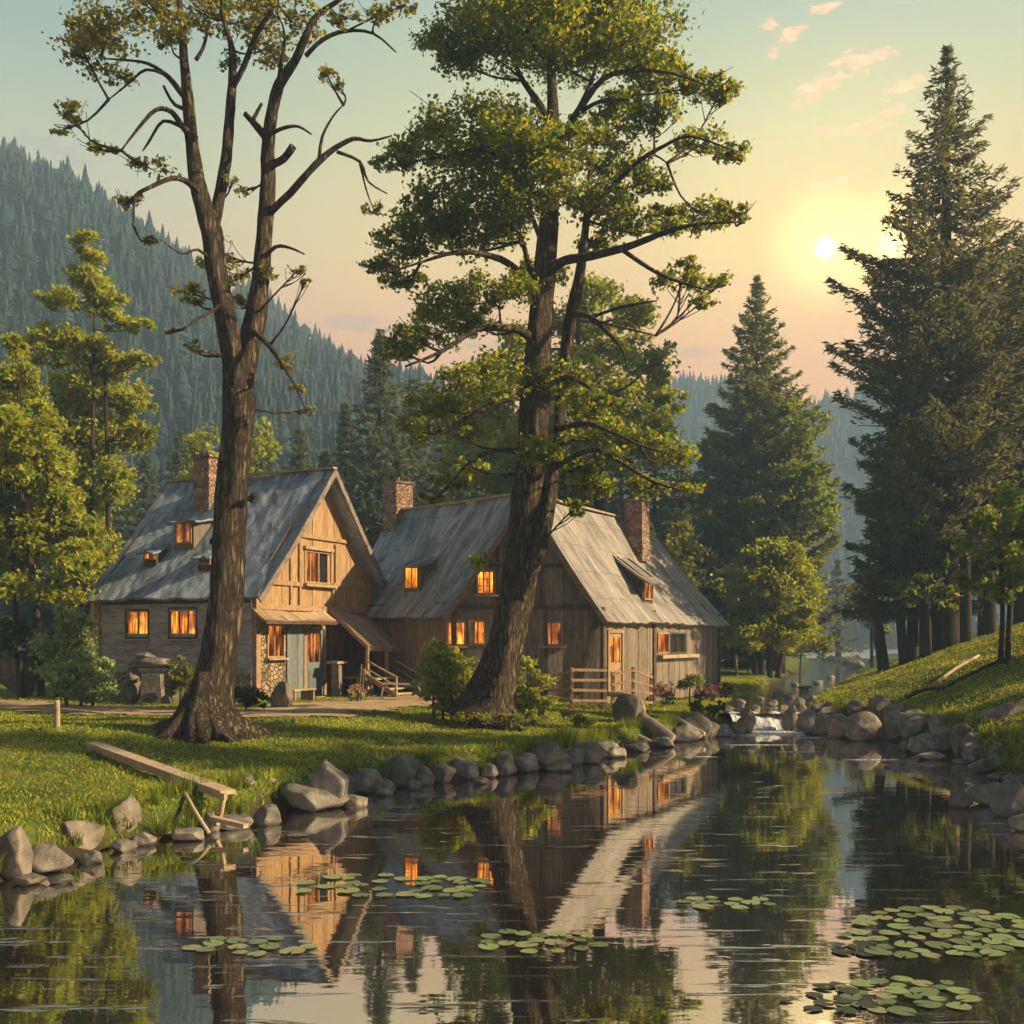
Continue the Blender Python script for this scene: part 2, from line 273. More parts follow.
def foammat():
    m, nt = newmat('white_water')
    tc = N(nt, 'ShaderNodeTexCoord'); mp = N(nt, 'ShaderNodeMapping'); mp.inputs['Scale'].default_value = (9,1.2,1.2); L(nt, tc.outputs['Object'], mp.inputs[0])
    n = N(nt, 'ShaderNodeTexNoise', Scale=1.5, Detail=6, Roughness=.7); L(nt, mp.outputs[0], n.inputs[0])
    r = ramp(nt, [(.38,(.12,.15,.17)),(.6,(.8,.82,.84))]); L(nt, n.outputs[0], r.inputs[0])
    b = N(nt, 'ShaderNodeBsdfPrincipled', Roughness=.3); L(nt, r.outputs[0], b.inputs['Base Color'])
    bp = N(nt, 'ShaderNodeBump', Strength=.8, Distance=.04); L(nt, n.outputs[0], bp.inputs['Height']); L(nt, bp.outputs[0], b.inputs['Normal'])
    o = N(nt, 'ShaderNodeOutputMaterial'); L(nt, b.outputs[0], o.inputs[0]); return m
M['foam'] = foammat()

# ------------------------------------------------------------------ object helpers
ORG = {}
def link(o, parent=None, org=None):
    COL.objects.link(o)
    if parent is not None:
        o.parent = parent; ORG[o.name] = ORG[parent.name]
    else: ORG[o.name] = Vector(org) if org is not None else Vector((0,0,0))
    return o
def tag(o, label=None, cat=None, group=None, kind=None):
    if label: o['label'] = label
    if cat: o['category'] = cat
    if group: o['group'] = group
    if kind: o['kind'] = kind
    return o
def thing(name, label, cat, loc, group=None):
    o = bpy.data.objects.new(name, None); o.empty_display_size = .3
    link(o, None, loc); o.location = loc
    return tag(o, label, cat, group)
def np_mesh(name, V, Fc, col=None, smooth=False, mat=None, parent=None, org=None, uv=None):
    V = np.asarray(V, float); Fc = np.asarray(Fc)
    og = ORG[parent.name] if parent is not None else (Vector(org) if org is not None else Vector((0,0,0)))
    V = V-np.array(og)
    me = bpy.data.meshes.new(name)
    k = Fc.shape[1]
    me.vertices.add(len(V)); me.vertices.foreach_set('co', V.ravel().astype(np.float32))
    me.loops.add(Fc.size); me.loops.foreach_set('vertex_index', Fc.ravel().astype(np.int32))
    me.polygons.add(len(Fc)); me.polygons.foreach_set('loop_start', np.arange(0, Fc.size, k, dtype=np.int32)); 
    me.update(calc_edges=True)
    if smooth: me.polygons.foreach_set('use_smooth', np.ones(len(Fc), bool))
    a = me.color_attributes.new('Col', 'FLOAT_COLOR', 'POINT')
    c = np.ones((len(V), 4), np.float32)
    if col is not None: c[:, :3] = col
    a.data.foreach_set('color', c.ravel())
    if mat: me.materials.append(mat)
    me.validate()
    o = bpy.data.objects.new(name, me)
    link(o, parent, og)
    if parent is None: o.location = og
    return o
class MB:
    def __init__(s): s.v = []; s.f = []; s.c = []; s.uv = []; s.sm = []
    def add(s, vs, fs, c=1.0, uvs=None, smooth=False):
        b = len(s.v); s.v += [Vector(v) for v in vs]
        s.f += [tuple(i+b for i in f) for f in fs]; s.sm += [smooth]*len(fs)
        cc = c if isinstance(c, (tuple, list)) else (c, c, c)
        s.c += [cc]*len(vs); s.uv += list(uvs) if uvs else [(v[0]+v[1], v[2]) for v in vs]
    def box(s, c, a, b, h, c_=1.0):   # centre, half vectors
        c, a, b, h = Vector(c), Vector(a), Vector(b), Vector(h)
        vs = [c+x*a+y*b+z*h for z in (-1,1) for y in (-1,1) for x in (-1,1)]
        s.add(vs, [(0,2,3,1),(4,5,7,6),(0,1,5,4),(2,6,7,3),(0,4,6,2),(1,3,7,5)], c_)
    def beam(s, p, q, w, d, up=Vector((0,0,1)), c_=1.0, over=0):
        p, q = Vector(p), Vector(q); t = (q-p).normalized()
        x = t.cross(up); x = x.normalized() if x.length > 1e-4 else Vector((1,0,0)); y = x.cross(t).normalized()
        s.box((p+q)/2, t*((q-p).length/2+over), x*w/2, y*d/2, c_)
    def tube(s, pts, rad, n=8, jit=0.0, smooth=True, c_=1.0, sub=3, cap=True):
        P = [Vector(p) for p in pts]; m_ = len(P); Q = []; Rr = []
        for i in range(m_-1):
            p0, p1, p2, p3 = P[max(i-1,0)], P[i], P[i+1], P[min(i+2,m_-1)]
            for k in range(sub):
                t = k/sub
                Q.append(.5*((2*p1)+(p2-p0)*t+(2*p0-5*p1+4*p2-p3)*t*t+(3*p1-p0-3*p2+p3)*t**3)); Rr.append(rad[i]*(1-t)+rad[i+1]*t)
        Q.append(P[-1]); Rr.append(rad[-1])
        vs = []; x = None
        for i, q in enumerate(Q):
            t = (Q[min(i+1,len(Q)-1)]-Q[max(i-1,0)]).normalized()
            if x is None: x = t.cross(Vector((.1,1,.05))).normalized()
            else: x = (x-t*x.dot(t)).normalized()
            y = t.cross(x)
            for k in range(n):
                a = 2*math.pi*k/n
                r = Rr[i]*(1+jit*(rnd.random()-.5)*1.4+jit*.9*math.sin(3*a+i*.35)+jit*.5*math.sin(5*a-i*.2))
                vs.append(q+x*math.cos(a)*r+y*math.sin(a)*r)
        fs = [(i*n+k, i*n+(k+1)%n, (i+1)*n+(k+1)%n, (i+1)*n+k) for i in range(len(Q)-1) for k in range(n)]
        if cap:
            fs.append(tuple(range(n))[::-1]); fs.append(tuple(len(Q)*n-n+k for k in range(n)))
        s.add(vs, fs, c_, smooth=smooth)
    def build(s, name, mat, parent=None, org=None):
        og = ORG[parent.name] if parent is not None else (Vector(org) if org is not None else Vector((0,0,0)))
        me = bpy.data.meshes.new(name); me.from_pydata([v-og for v in s.v], [], s.f)
        me.polygons.foreach_set('use_smooth', s.sm)
        a = me.color_attributes.new('Col', 'FLOAT_COLOR', 'POINT'); a.data.foreach_set('color', np.array([(*c, 1) for c in s.c], np.float32).ravel())
        u = me.uv_layers.new(name='UVMap'); uva = np.array(s.uv, np.float32)
        vi = np.empty(len(me.loops), np.int32); me.loops.foreach_get('vertex_index', vi); u.data.foreach_set('uv', uva[vi].ravel())
        me.materials.append(mat)
        o = bpy.data.objects.new(name, me); link(o, parent, og)
        if parent is None: o.location = og
        return o

# ------------------------------------------------------------------ ground, water
def axis(lo, hi, a, b, step, g=1.09):
    x = list(np.arange(a, b+1e-6, step)); s = step
    while x[-1] < hi: s = min(s*g, 14); x.append(min(x[-1]+s, hi))
    s = step
    while x[0] > lo: s = min(s*g, 14); x.insert(0, max(x[0]-s, lo))
    return np.array(x)
gx = axis(-400, 400, -14, 18, .16, 1.07); gy = axis(-50, 560, 10, 52, .18, 1.07)
GX, GY = np.meshgrid(gx, gy); GZ = height(GX, GY)
nx, ny = len(gx), len(gy)
idx = np.arange(nx*ny).reshape(ny, nx)
Fg = np.stack([idx[:-1,:-1], idx[:-1,1:], idx[1:,1:], idx[1:,:-1]], -1).reshape(-1, 4)
dpg = sdist(POND, GX, GY); dsg = sdist(STREAM, GX, GY)
mud = 1-ss(.25, .6, np.minimum(dpg, dsg)); forest = ss(70, 110, GY)*ss(60,20,GX)+ss(262,285,GY)
colg = np.stack([mud, np.clip(forest,0,1), mud*0], -1).reshape(-1, 3)
o = np_mesh('ground', np.stack([GX,GY,GZ], -1).reshape(-1,3), Fg, colg, True, M['meadow']); tag(o, kind='structure')
def sheet(name, xs, ys, z, mat):
    a, b_ = np.meshgrid(xs, ys); i = np.arange(a.size).reshape(a.shape)
    o = np_mesh(name, np.stack([a,b_,a*0+z], -1).reshape(-1,3), np.stack([i[:-1,:-1],i[:-1,1:],i[1:,1:],i[1:,:-1]],-1).reshape(-1,4), None, True, mat)
    return tag(o, kind='structure')
sheet('pond_water', np.linspace(-20,19,3), np.linspace(-9,33.6,3), 0, M['pond'])
# stream and lake: sheet cut to the channel outline plus a margin under the banks
def ribbon_mesh(name, cen, wid, zf, mat, jag=0.0, n=8):
    P = []; 
    for i in range(len(cen)-1):
        for k in range(n):
            t = k/n; P.append((cen[i][0]*(1-t)+cen[i+1][0]*t, cen[i][1]*(1-t)+cen[i+1][1]*t, wid[i]*(1-t)+wid[i+1]*t))
    P.append((*cen[-1], wid[-1])); V = []; m_ = 7
    for i, (x, y, w) in enumerate(P):
        a = P[max(i-1,0)]; b2 = P[min(i+1,len(P)-1)]; t = Vector((b2[0]-a[0], b2[1]-a[1])).normalized()
        jl, jr = 1+jag*(rnd.random()-.5), 1+jag*(rnd.random()-.5)
        for k in range(m_):
            u = -1+2*k/(m_-1); ww = w*(jl if u < 0 else jr); X, Y = x-t.y*u*ww, y+t.x*u*ww
            V.append((X, Y, zf(X, Y)))
    fs = [(i*m_+k, i*m_+k+1, (i+1)*m_+k+1, (i+1)*m_+k) for i in range(len(P)-1) for k in range(m_-1)]
    return np_mesh(name, V, fs, None, True, mat)
o = ribbon_mesh('stream_water', SC, [w+.5 for w in SWD], lambda x, y: .47, M['stream']); tag(o, kind='structure')
o = np_mesh('lake_water', [(4,128,.465),(160,128,.465),(160,272,.465),(4,272,.465)], [(0,1,2,3)], None, False, M['lake']); tag(o, kind='structure')
# waterfall
mb = MB(); 
NW, NH = 26, 12
vs = []
for j in range(NH):
    t = j/(NH-1)
    for i in range(NW):
        u = i/(NW-1); x = 6.62+u*2.25+.06*math.sin(u*40)
        y = 33.75-.25*t-.75*t**1.0-.2*abs(math.sin(u*9+1))*t; z = .49-.49*(t**1.6)-.0+.03*math.sin(u*23+t*3)
        vs.append((x, y, z+ (.012 if t > .9 else 0)))
mb.add(vs, [(j*NW+i, j*NW+i+1, (j+1)*NW+i+1, (j+1)*NW+i) for j in range(NH-1) for i in range(NW-1)], smooth=True)
o = mb.build('waterfall', M['foam']); tag(o, kind='structure')
mb = MB()   # foam streaks drifting from the fall
for k in range(90):
    y = 32.9-abs(rnd.gauss(0, 1.1)); x = 7.7+rnd.gauss(0, .35)+(32.9-y)*rnd.uniform(-.7,.5); w = rnd.uniform(.12,.55); h = rnd.uniform(.02,.05)
    n = 9; vs = [(x+w*math.cos(2*math.pi*i/n)*rnd.uniform(.8,1.1), y+h*math.sin(2*math.pi*i/n)*rnd.uniform(.7,1.2), .008+.001*k/10) for i in range(n)]+[(x,y,.03)]
    mb.add(vs, [(i,(i+1)%n,n) for i in range(n)], smooth=True)
for (px, py, w) in [(800,752,60),(820,762,50),(700,757,40),(760,745,80),(870,760,60)]:
    X, Y = pw(px, py); w = w*Y/F/2; vs = [(X+w*math.cos(2*math.pi*i/12), Y+.035*math.sin(2*math.pi*i/12)*rnd.uniform(.5,1.3), .007) for i in range(12)]+[(X,Y,.02)]
    mb.add(vs, [(i,(i+1)%12,12) for i in range(12)], smooth=True)
o = mb.build('foam', M['foam']); tag(o, kind='stuff', label='white foam drifting on the pond below the little waterfall', cat='foam')
# dirt path in front of the houses
PTS = [(-90,702,.7),(0,706,.8),(60,709,.75),(130,712,.7),(190,714,.55),(245,714,.6),(290,712,.9),(335,707,1.0),(375,703,1.0),(410,699,.8),(440,694,.5)]
pc = [ground(px, py, 15, 45) for px, py, w in PTS]
pathc = [(p.x, p.y) for p in pc]; pathw = [p[2]*1.7 for p in PTS]
o = ribbon_mesh('path', pathc, pathw, lambda x, y: hz(x, y)+.03, M['dirt'], jag=.5); tag(o, kind='structure')
PATHL = [(np.array(pathc[i]), np.array(pathc[i+1]), pathw[i]) for i in range(len(pathc)-1)]

# ------------------------------------------------------------------ leaves
def leaf_cloud(cent, size, nrm=None, aspect=.6, hue=.25, dirs=None):
    """bent diamond leaves round given centres -> V,F,col"""
    n = len(cent)
    a = rng.normal(size=(n,3)); 
    if nrm is not None: a = a+nrm
    a /= np.linalg.norm(a, axis=1)[:,None]
    r = rng.normal(size=(n,3))
    if dirs is not None: r = np.cross(dirs+r*.38, a)
    b_ = np.cross(a, r); b_ /= np.linalg.norm(b_, axis=1)[:,None]; c = np.cross(a, b_)
    s = size*rng.uniform(.6, 1.35, (n,1))
    V = np.stack([cent-b_*s*.5, cent+c*s*aspect*.5+a*s*.08, cent+b_*s*.5-a*s*.12, cent-c*s*aspect*.5+a*s*.08], 1).reshape(-1,3)
    Fc = np.arange(4*n).reshape(n,4)
    return V, Fc
def blob_points(bl, size, dens):
    """bl: (cx,cy,cz,rx,ry,rz) world; returns centres and a per-leaf brightness"""
    P, C = [], []
    for (cx,cy,cz,rx,ry,rz) in bl:
        area = math.pi*rx*rz; n = max(24, int(dens*2.3*area/(.3*size*size)))
        vol = (rx*ry*rz)**(1/3); m_ = max(6, int(12*(vol/max(size*3,.01))**1.3)); m_ = min(m_, 110)
        u = rng.normal(size=(m_,3)); u /= np.linalg.norm(u,axis=1)[:,None]; u *= (rng.uniform(.12,1,(m_,1))**.5)*.88
        cc = np.array([cx,cy,cz])+u*np.array([rx,ry,rz]); 
        cr = vol*rng.uniform(.2,.42,m_)*(1.2 if m_ < 20 else 1)
        k = rng.integers(0, m_, n)
        g = rng.normal(size=(n,3))*.55; g[:,2] *= .62
        P.append(cc[k]+g*cr[k][:,None]); 
        br = rng.uniform(.75,1.25,m_)[k]*rng.uniform(.75,1.25,n); C.append(br)
    return np.concatenate(P), np.concatenate(C)
def make_crown(name, bl, size, dens, mat, parent, tint=(1,1,1), hue=.18, up=.5):
    P, C = blob_points(bl, size, dens)
    V, Fc = leaf_cloud(P, size, np.array([0,0,up]))
    hv = rng.normal(size=len(P))*hue
    col = np.stack([C*(1+hv)*tint[0], C*tint[1], C*(1-hv)*tint[2]], -1).clip(.2, 2.2)
    return np_mesh(name, V, Fc, np.repeat(col, 4, 0), False, mat, parent)
def wblobs(bl, Y, dep=.9, jy=1.0):
    out = []
    for b_ in bl:
        px, py, rx, ry = b_[:4]; dy = b_[4] if len(b_) > 4 else rnd.uniform(-jy, jy)
        YY = Y+dy; p = W(px, py, YY); k = YY/F
        out.append((p.x, p.y, p.z, rx*k, (rx+ry)/2*k*dep, ry*k))
    return out
def limb(mb, pts, Y, n=10, jit=.12, dys=0.0):
    P, Rr = [], []
    for i, q in enumerate(pts):
        px, py, r = q[:3]
        if 0 < i and pts[0][2] < 8: px += rnd.uniform(-2.2,2.2); py += rnd.uniform(-2.2,2.2)
        r = r*(.8 if py < 690 else .8+.2*(py-690)/40); dy = q[3] if len(q) > 3 else 0
        P.append(W(px, py, Y+dy)); Rr.append(r*Y/F)
    mb.tube(P, Rr, n=n, jit=jit); return P
def twigs(mb, bl, nodes, rmin=.012, kk=3, r0=.05):
    for (cx,cy,cz,rx,ry,rz) in bl:
        c = Vector((cx,cy,cz)); best = min(nodes, key=lambda q: (q-c).length+max(0, q.z-c.z)*1.6)
        mid = best.lerp(c, .5)+Vector((rnd.gauss(0,.1), rnd.gauss(0,.1), -.08*(c-best).length))
        mb.tube([best, mid, c], [r0, r0*.6, r0*.35], n=5, jit=.1, sub=3)
        for _ in range(kk):
            d = Vector((rnd.uniform(-1,1)*rx, rnd.uniform(-1,1)*ry, rnd.uniform(-.5,.9)*rz))*.85
            s_ = mid.lerp(c, rnd.random())
            mb.tube([s_, s_.lerp(c+d, .5)+Vector((0,0,-.05)), c+d], [r0*.35, r0*.22, rmin*.6], n=4, jit=0, sub=2)
def roots(mb, base, n, r, ln, az0=0):
    for k in range(n):
        a = az0+2*math.pi*k/n+rnd.uniform(-.3,.3); l = ln*rnd.uniform(.6,1.15)
        pts = []; rs = []
        for t, zz, rr in [(-.12, 1.1, .2), (.15,.5,.5), (.45,.12,.5), (.75,.0,.32), (1,-.12,.12)]:
            x = base.x+math.cos(a+.3*t)*(.25*r+l*max(t,0)); y = base.y+math.sin(a+.3*t)*(.25*r+l*max(t,0))
            pts.append((x, y, hz(x, y)+zz*ln*.75)); rs.append(rr*r)
        mb.tube(pts, rs, n=8, jit=.14)

# ------------------------------------------------------------------ TREE 1: the forked half bare tree
Y1 = 22.6
t1 = thing('forked_tree', 'tall forked half bare tree on the lawn in front of the stone and timber house', 'tree', ground(205,735,15,40))
mb = MB(); nodes = []
L1 = [
 [(204,742,40),(208,715,31),(214,680,25),(220,640,22.5),(226,590,21),(229,540,20),(233,480,19.5),(238,430,19),(239,392,20)],
 [(238,400,16),(234,360,14),(226,320,13.5,-.1),(216,270,13,-.15),(211,232,13,-.2),(200,195,10.5,-.2),(193,150,8.5),(188,100,7),(184,60,5.2),(181,20,4),(176,-40,2.5)],
 [(212,240,8,-.2),(219,200,8,.1),(226,160,7,.3),(229,120,6.3,.4),(232,85,5.6,.5),(232,50,4.2,.6),(224,20,3.2,.7),(216,-30,2,.8)],
 [(231,90,4.5,.5),(243,65,4,.3),(258,35,3.4,.2),(275,3,2.6),(285,-40,2)],
 [(239,405,15),(247,360,14.5,.3),(256,315,13.5,.4),(261,270,11,.5),(265,220,10,.5),(268,180,9.5,.5),(268,150,8.5,.5),(271,120,7.5,.4),(279,85,6.6,.3),(295,60,5.6,.2),(306,35,4.6),(318,15,3.6),(345,-4,2.5),(370,-30,2)],
 [(268,214,5.5,.5),(288,194,5,.2),(306,172,4.4),(320,160,4.2),(338,148,3.2),(352,141,2.6),(372,140,1.8),(390,137,1)],
 [(319,160,2.6),(323,135,2),(334,118,1.4),(343,103,.8)],
 [(337,152,2.4),(358,162,2),(368,180,1.4),(386,193,.8)],
 [(360,164,1.4),(366,190,1),(372,212,.6)],
 [(306,56,3.6),(322,40,3),(345,32,2.4),(372,32,1.6),(398,52,.8)],
 [(345,32,1.5),(375,18,1.3),(405,5,.8)],
 [(268,166,6,.5),(282,158,5.2,.2),(291,147,5)],
 [(268,140,5,.5),(256,124,4.2,.6),(247,112,3.4,.6)], [(253,120,3),(262,104,2)],
 [(270,134,3.4,.4),(284,126,2.6),(298,128,1.8),(311,133,1)],
 [(279,80,3.4,.3),(281,60,3),(286,45,2)],
 [(196,140,4.6,-.1),(184,128,3.8,-.3),(170,113,3.4,-.5),(155,112,2.6,-.6),(140,130,2,-.6),(120,152,1,-.7)],
 [(184,128,2.4,-.3),(165,122,2,-.2),(152,138,1.6),(143,150,.8)],
 [(190,100,4.6),(180,92,4,.2),(168,76,3.2,.4),(150,64,2.4,.5),(125,58,1.6,.7),(98,60,.8,.8)],
 [(168,76,2,.4),(148,70,1.8),(130,82,1.4),(110,98,.8)],
 [(193,110,3),(175,105,2.2),(165,85,1.6)],
 [(203,198,5,-.2),(187,182,4,-.5),(170,178,3.2,-.8),(150,188,2.4,-1),(135,198,1.8,-1),(134,225,1,-1)],
 [(196,60,3),(204,45,2.4),(212,20,1.4)],
 [(261,262,3.4,.5),(275,248,2.6,.2),(292,246,1.8),(305,256,1)],
 [(228,300,3,-.1),(214,312,2.4,-.5),(198,318,1.8,-.8),(182,328,1,-1)],
 [(224,356,3.2,-.1),(212,352,2.4,-.6),(196,350,1.6,-1),(184,345,.8,-1)],
 [(250,328,4,.3),(268,345,3,-.4),(284,366,2.2,-.7),(300,392,1.4,-.9),(308,412,.7,-1)],
 [(213,262,2.6,-.2),(198,250,2,-.6),(180,252,1.2,-.8),(165,242,.6,-1)],
 [(234,470,5),(244,455,4),(247,440,3.5)], [(221,545,5),(212,540,4)], [(250,500,4.5,-.2),(256,492,3.6,-.3)],
]
for l in L1: nodes += limb(mb, l, Y1, n=14 if l[0][2] > 12 else 7, jit=.10 if l[0][2] > 12 else .12)
roots(mb, ORG[t1.name], 11, .40, 1.55, .4)
B1 = [(110,28,46,26),(150,8,46,24),(82,48,32,16),(200,12,36,26),(70,112,26,12),(98,146,22,7),(150,168,30,9),(128,200,22,8),(115,75,26,14),
 (62,130,14,8),(92,30,30,20),(170,35,22,20),(252,18,34,34,1.5),(272,48,22,24,1.5),(300,28,24,18,1),(342,14,24,10),(378,12,26,8),(402,6,22,8),(326,72,12,9),(336,84,10,6),
 (222,254,16,18,1.2),(236,276,20,16,1.5),(210,262,14,9,1),(262,272,18,6),(296,272,12,6),(188,292,20,8),(196,300,14,9),(150,240,12,5),(170,330,7,3),(192,345,12,5),
 (285,362,14,9),(299,388,9,8),(310,410,6,5),(305,282,8,4),(365,208,6,5),(378,205,4,8),(243,300,20,6),(246,190,12,8,1),(232,180,8,8),(262,-10,60,20),(150,-20,60,20),(355,-18,50,12),(225,60,14,10,1)]
wb1 = wblobs(B1, Y1, 1.0, .9)
twigs(mb, wb1, nodes, r0=.034, kk=9)
mb.build('trunk', M['bark'], t1)
make_crown('crown', wb1, .115, .8, M['leaf_maple'], t1)

# ------------------------------------------------------------------ TREE 2: the leaning oak
Y2 = 26.5
t2 = thing('leaning_tree', 'broad green tree with thick leaning trunk between two bushes', 'tree', ground(490,714,18,40))
mb = MB(); nodes = []
L2 = [
 [(484,722,40),(492,695,30),(500,665,25),(507,635,22),(514,600,22),(521,560,22),(527,515,21),(532,470,19),(535,420,18),(537,370,17),(539,330,15.5),(543,285,13.5),(548,240,12.5),(551,200,10),(553,160,8.5),(553,120,7.5),(551,70,5.5),(549,10,4),(547,-40,3)],
 [(516,598,11,-.2),(530,572,11,-.5),(541,545,10,-.5),(548,510,8.5,-.3),(553,478,8,-.1),(558,440,7.5,.2),(561,400,7,.4),(566,355,7.5,.3),(573,310,7.5,.2),(580,275,6.5),(584,240,5.5),(588,200,4),(591,160,2.6,.3),(597,120,1.3,.5),(606,95,.5,.6)],
 [(548,272,6.5,-.1),(565,262,6,-.6),(590,255,5.4,-1),(622,250,4.6,-1.4),(645,240,4,-1.6),(665,233,3.2,-1.8),(700,225,2,-2),(740,220,1,-2)],
 [(622,250,3,-1.4),(650,268,2.6,-1.6),(672,280,2,-1.8),(705,292,1,-2)],
 [(571,316,4,.2),(590,318,3.4,-.4),(608,332,2.8,-.8),(624,350,2,-1),(626,372,1,-1)],
 [(590,318,2.4,-.4),(620,308,2,-.7),(655,300,1,-1)], [(600,322,2),(630,330,1.5),(658,334,.8)],
 [(553,140,5.5),(540,110,4.6,.4),(522,82,3.6,.8),(510,50,2.6,1),(490,20,1.5,1.2)],
 [(552,170,6,-.1),(566,135,5,-.5),(580,110,4.2,-.9),(603,80,3.4,-1.2),(632,70,2.6,-1.4),(670,72,1.6,-1.6),(705,85,.9,-1.7)],
 [(553,150,4),(575,115,3.2,.6),(590,80,2.6,.9),(602,45,1.6,1.2)],
 [(581,112,3,-.9),(600,100,2.6,-1.2),(630,98,1.5,-1.5)],
 [(586,220,4),(612,190,3.4,-.8),(640,160,2.8,-1.2),(662,145,2.2,-1.4),(690,138,1.6,-1.6),(735,150,.8,-1.8)],
 [(640,160,1.6,-1.2),(655,157,1.3),(668,162,.8)],
 [(550,215,6),(530,182,5,-.4),(508,160,4.2,-.8),(485,150,3.4,-1.1),(455,155,2.4,-1.3),(415,160,1.2,-1.5)],
 [(541,305,6.5),(527,285,5.6,-.5),(515,265,4.8,-.9),(495,255,3.8,-1.2),(460,254,2.8,-1.6),(420,262,1.6,-1.8),(385,275,.9,-2)],
 [(538,345,6),(520,330,5,-.5),(500,326,4.2,-.9),(475,332,3.2,-1.2),(440,350,2.2,-1.5),(405,368,1,-1.7)],
 [(536,400,6),(520,396,5,-.5),(500,402,4.2,-.9),(470,415,3,-1.2),(435,432,1.6,-1.5)],
 [(534,455,5),(515,452,4,-.6),(495,450,3.2,-1),(470,462,2.2,-1.3),(450,480,1,-1.5)],
 [(551,470,4,-.4),(575,455,3.4,-1),(600,452,3,-1.4),(630,468,2.4,-1.8),(655,482,1.8,-2),(685,492,.9,-2.2)],
 [(556,430,4,-.3),(580,425,3.2,-.9),(605,430,2.6,-1.3),(640,445,1.8,-1.6),(672,455,.9,-1.8)],
 [(548,385,4),(566,378,3.4,-.8),(585,385,2.6,-1.2),(605,400,1.3,-1.5)],
 [(541,300,5),(530,270,4,.6),(520,240,3.2,1),(505,215,2,1.3)], [(546,250,4),(535,225,3,.7),(528,200,2,1)],
]
for l in L2: nodes += limb(mb, l, Y2, n=14 if l[0][2] > 12 else 7, jit=.1)
roots(mb, ORG[t2.name], 10, .5, 1.5, .2)
B2 = [(520,18,78,34),(600,22,76,36),(470,40,46,18),(560,50,64,24),(640,45,46,26),(668,74,42,15),(700,86,34,11),(440,40,28,10),(625,112,30,20),(655,118,24,16),(460,62,26,10),(560,-30,110,34),(720,92,22,8),
 (470,128,62,22),(425,148,42,16),(520,135,50,24),(395,158,24,9),(570,148,46,16),(622,166,36,16),(650,182,24,12),(700,144,34,9),(728,152,22,8),(592,132,30,10),
 (480,182,66,24),(430,215,44,22),(400,246,32,17),(540,186,48,20),(600,203,44,16),(632,222,30,14),(460,235,46,20),(505,225,36,18),(702,216,32,12),(735,212,20,9),(670,228,20,9),(668,212,16,7),(380,268,18,9),
 (500,288,38,16),(450,304,44,18),(420,336,34,16),(404,280,24,10),(540,272,28,12),(470,322,34,13),(400,352,22,9),
 (680,282,26,10),(702,302,14,8),(712,282,20,6),(600,240,26,9),(690,262,16,6),
 (480,380,46,16),(440,408,38,20),(510,362,34,14),(556,378,32,15),(590,402,36,14),(462,432,30,12),(420,428,22,12),
 (545,452,34,15),(575,470,28,15),(600,432,38,10),(640,440,32,10),(672,456,26,11),(650,486,28,9),(690,490,16,6),(598,486,24,12),(450,484,22,8),(470,466,20,7),(432,498,14,6),(574,508,11,10),(620,455,20,8),(540,500,14,8),(480,560,8,12)]
B2 = [(b_[0], b_[1], b_[2]*1.12, b_[3]*1.12) for b_ in B2]
wb2 = wblobs(B2, Y2, 1.3, 1.6)
twigs(mb, wb2, nodes, r0=.04, kk=8)
mb.build('trunk', M['bark'], t2)
make_crown('crown', wb2, .13, 1.9, M['leaf_tree'], t2)

# ------------------------------------------------------------------ other broadleaf trees and bushes
def broadleaf(name, label, cat, px, Y, blobs, mat, size=.26, dens=1.3, stems=((0,0),), r=.16, group=None, tint=(1,1,1), dep=1.0, jy=1.2, bark='bark_dark', part='trunk'):
    x = (px-512)*Y/F; z = hz(x, Y)
    t = thing(name, label, cat, (x, Y, z), group)
    wb = wblobs(blobs, Y, dep, jy); mb = MB()
    cz = sum(b_[2] for b_ in wb)/len(wb); cx = sum(b_[0] for b_ in wb)/len(wb); top = max(b_[2]+b_[5]*.5 for b_ in wb)
    nodes = []
    for si, (dx, lean) in enumerate(stems):
        top_ = top if si == 0 else z+(top-z)*.8; top_ = max(top_-(.08*(top-z)), cz+.1)
        pts = [Vector((x+dx, Y, z-.15)), Vector((x+dx+lean*.4, Y+rnd.uniform(-.2,.2), z+(cz-z)*.5)), Vector((cx*.6+x*.4+dx*.3+lean, Y, cz)), Vector((cx*.8+x*.2+lean*1.1, Y+rnd.uniform(-.3,.3), top_))]
        mb.tube(pts, [r*1.3, r, r*.6, r*.15], n=8, jit=.1, sub=5); 
        for k in range(9):
            tt = .15+k*.1; i = min(int(tt*3), 2); nodes.append(pts[i].lerp(pts[i+1], tt*3-i))
    twigs(mb, wb, nodes, r0=r*.3, kk=2)
    mb.build(part, M[bark], t)
    make_crown('crown', wb, size, dens, M[mat], t, tint)
    return t
broadleaf('birch_tree', 'tall yellow-green tree at far left reaching high against the forested hill', 'tree', 92, 40,
  [(85,244,12,18),(88,270,22,20),(98,298,26,22),(118,322,18,10),(140,327,16,8),(62,300,22,14),(52,345,26,24),(85,345,28,22),(110,362,30,18),(138,362,18,14),(90,390,40,24),(128,402,30,18),(60,400,34,26),(105,432,40,24),(60,450,40,34),(140,432,18,14),(148,446,10,10),(80,490,44,34),(110,480,26,24),(70,530,40,34),(90,560,34,30)], 'leaf_yellow', .2, 2.9, ((0,0),(.4,.3)), .10)
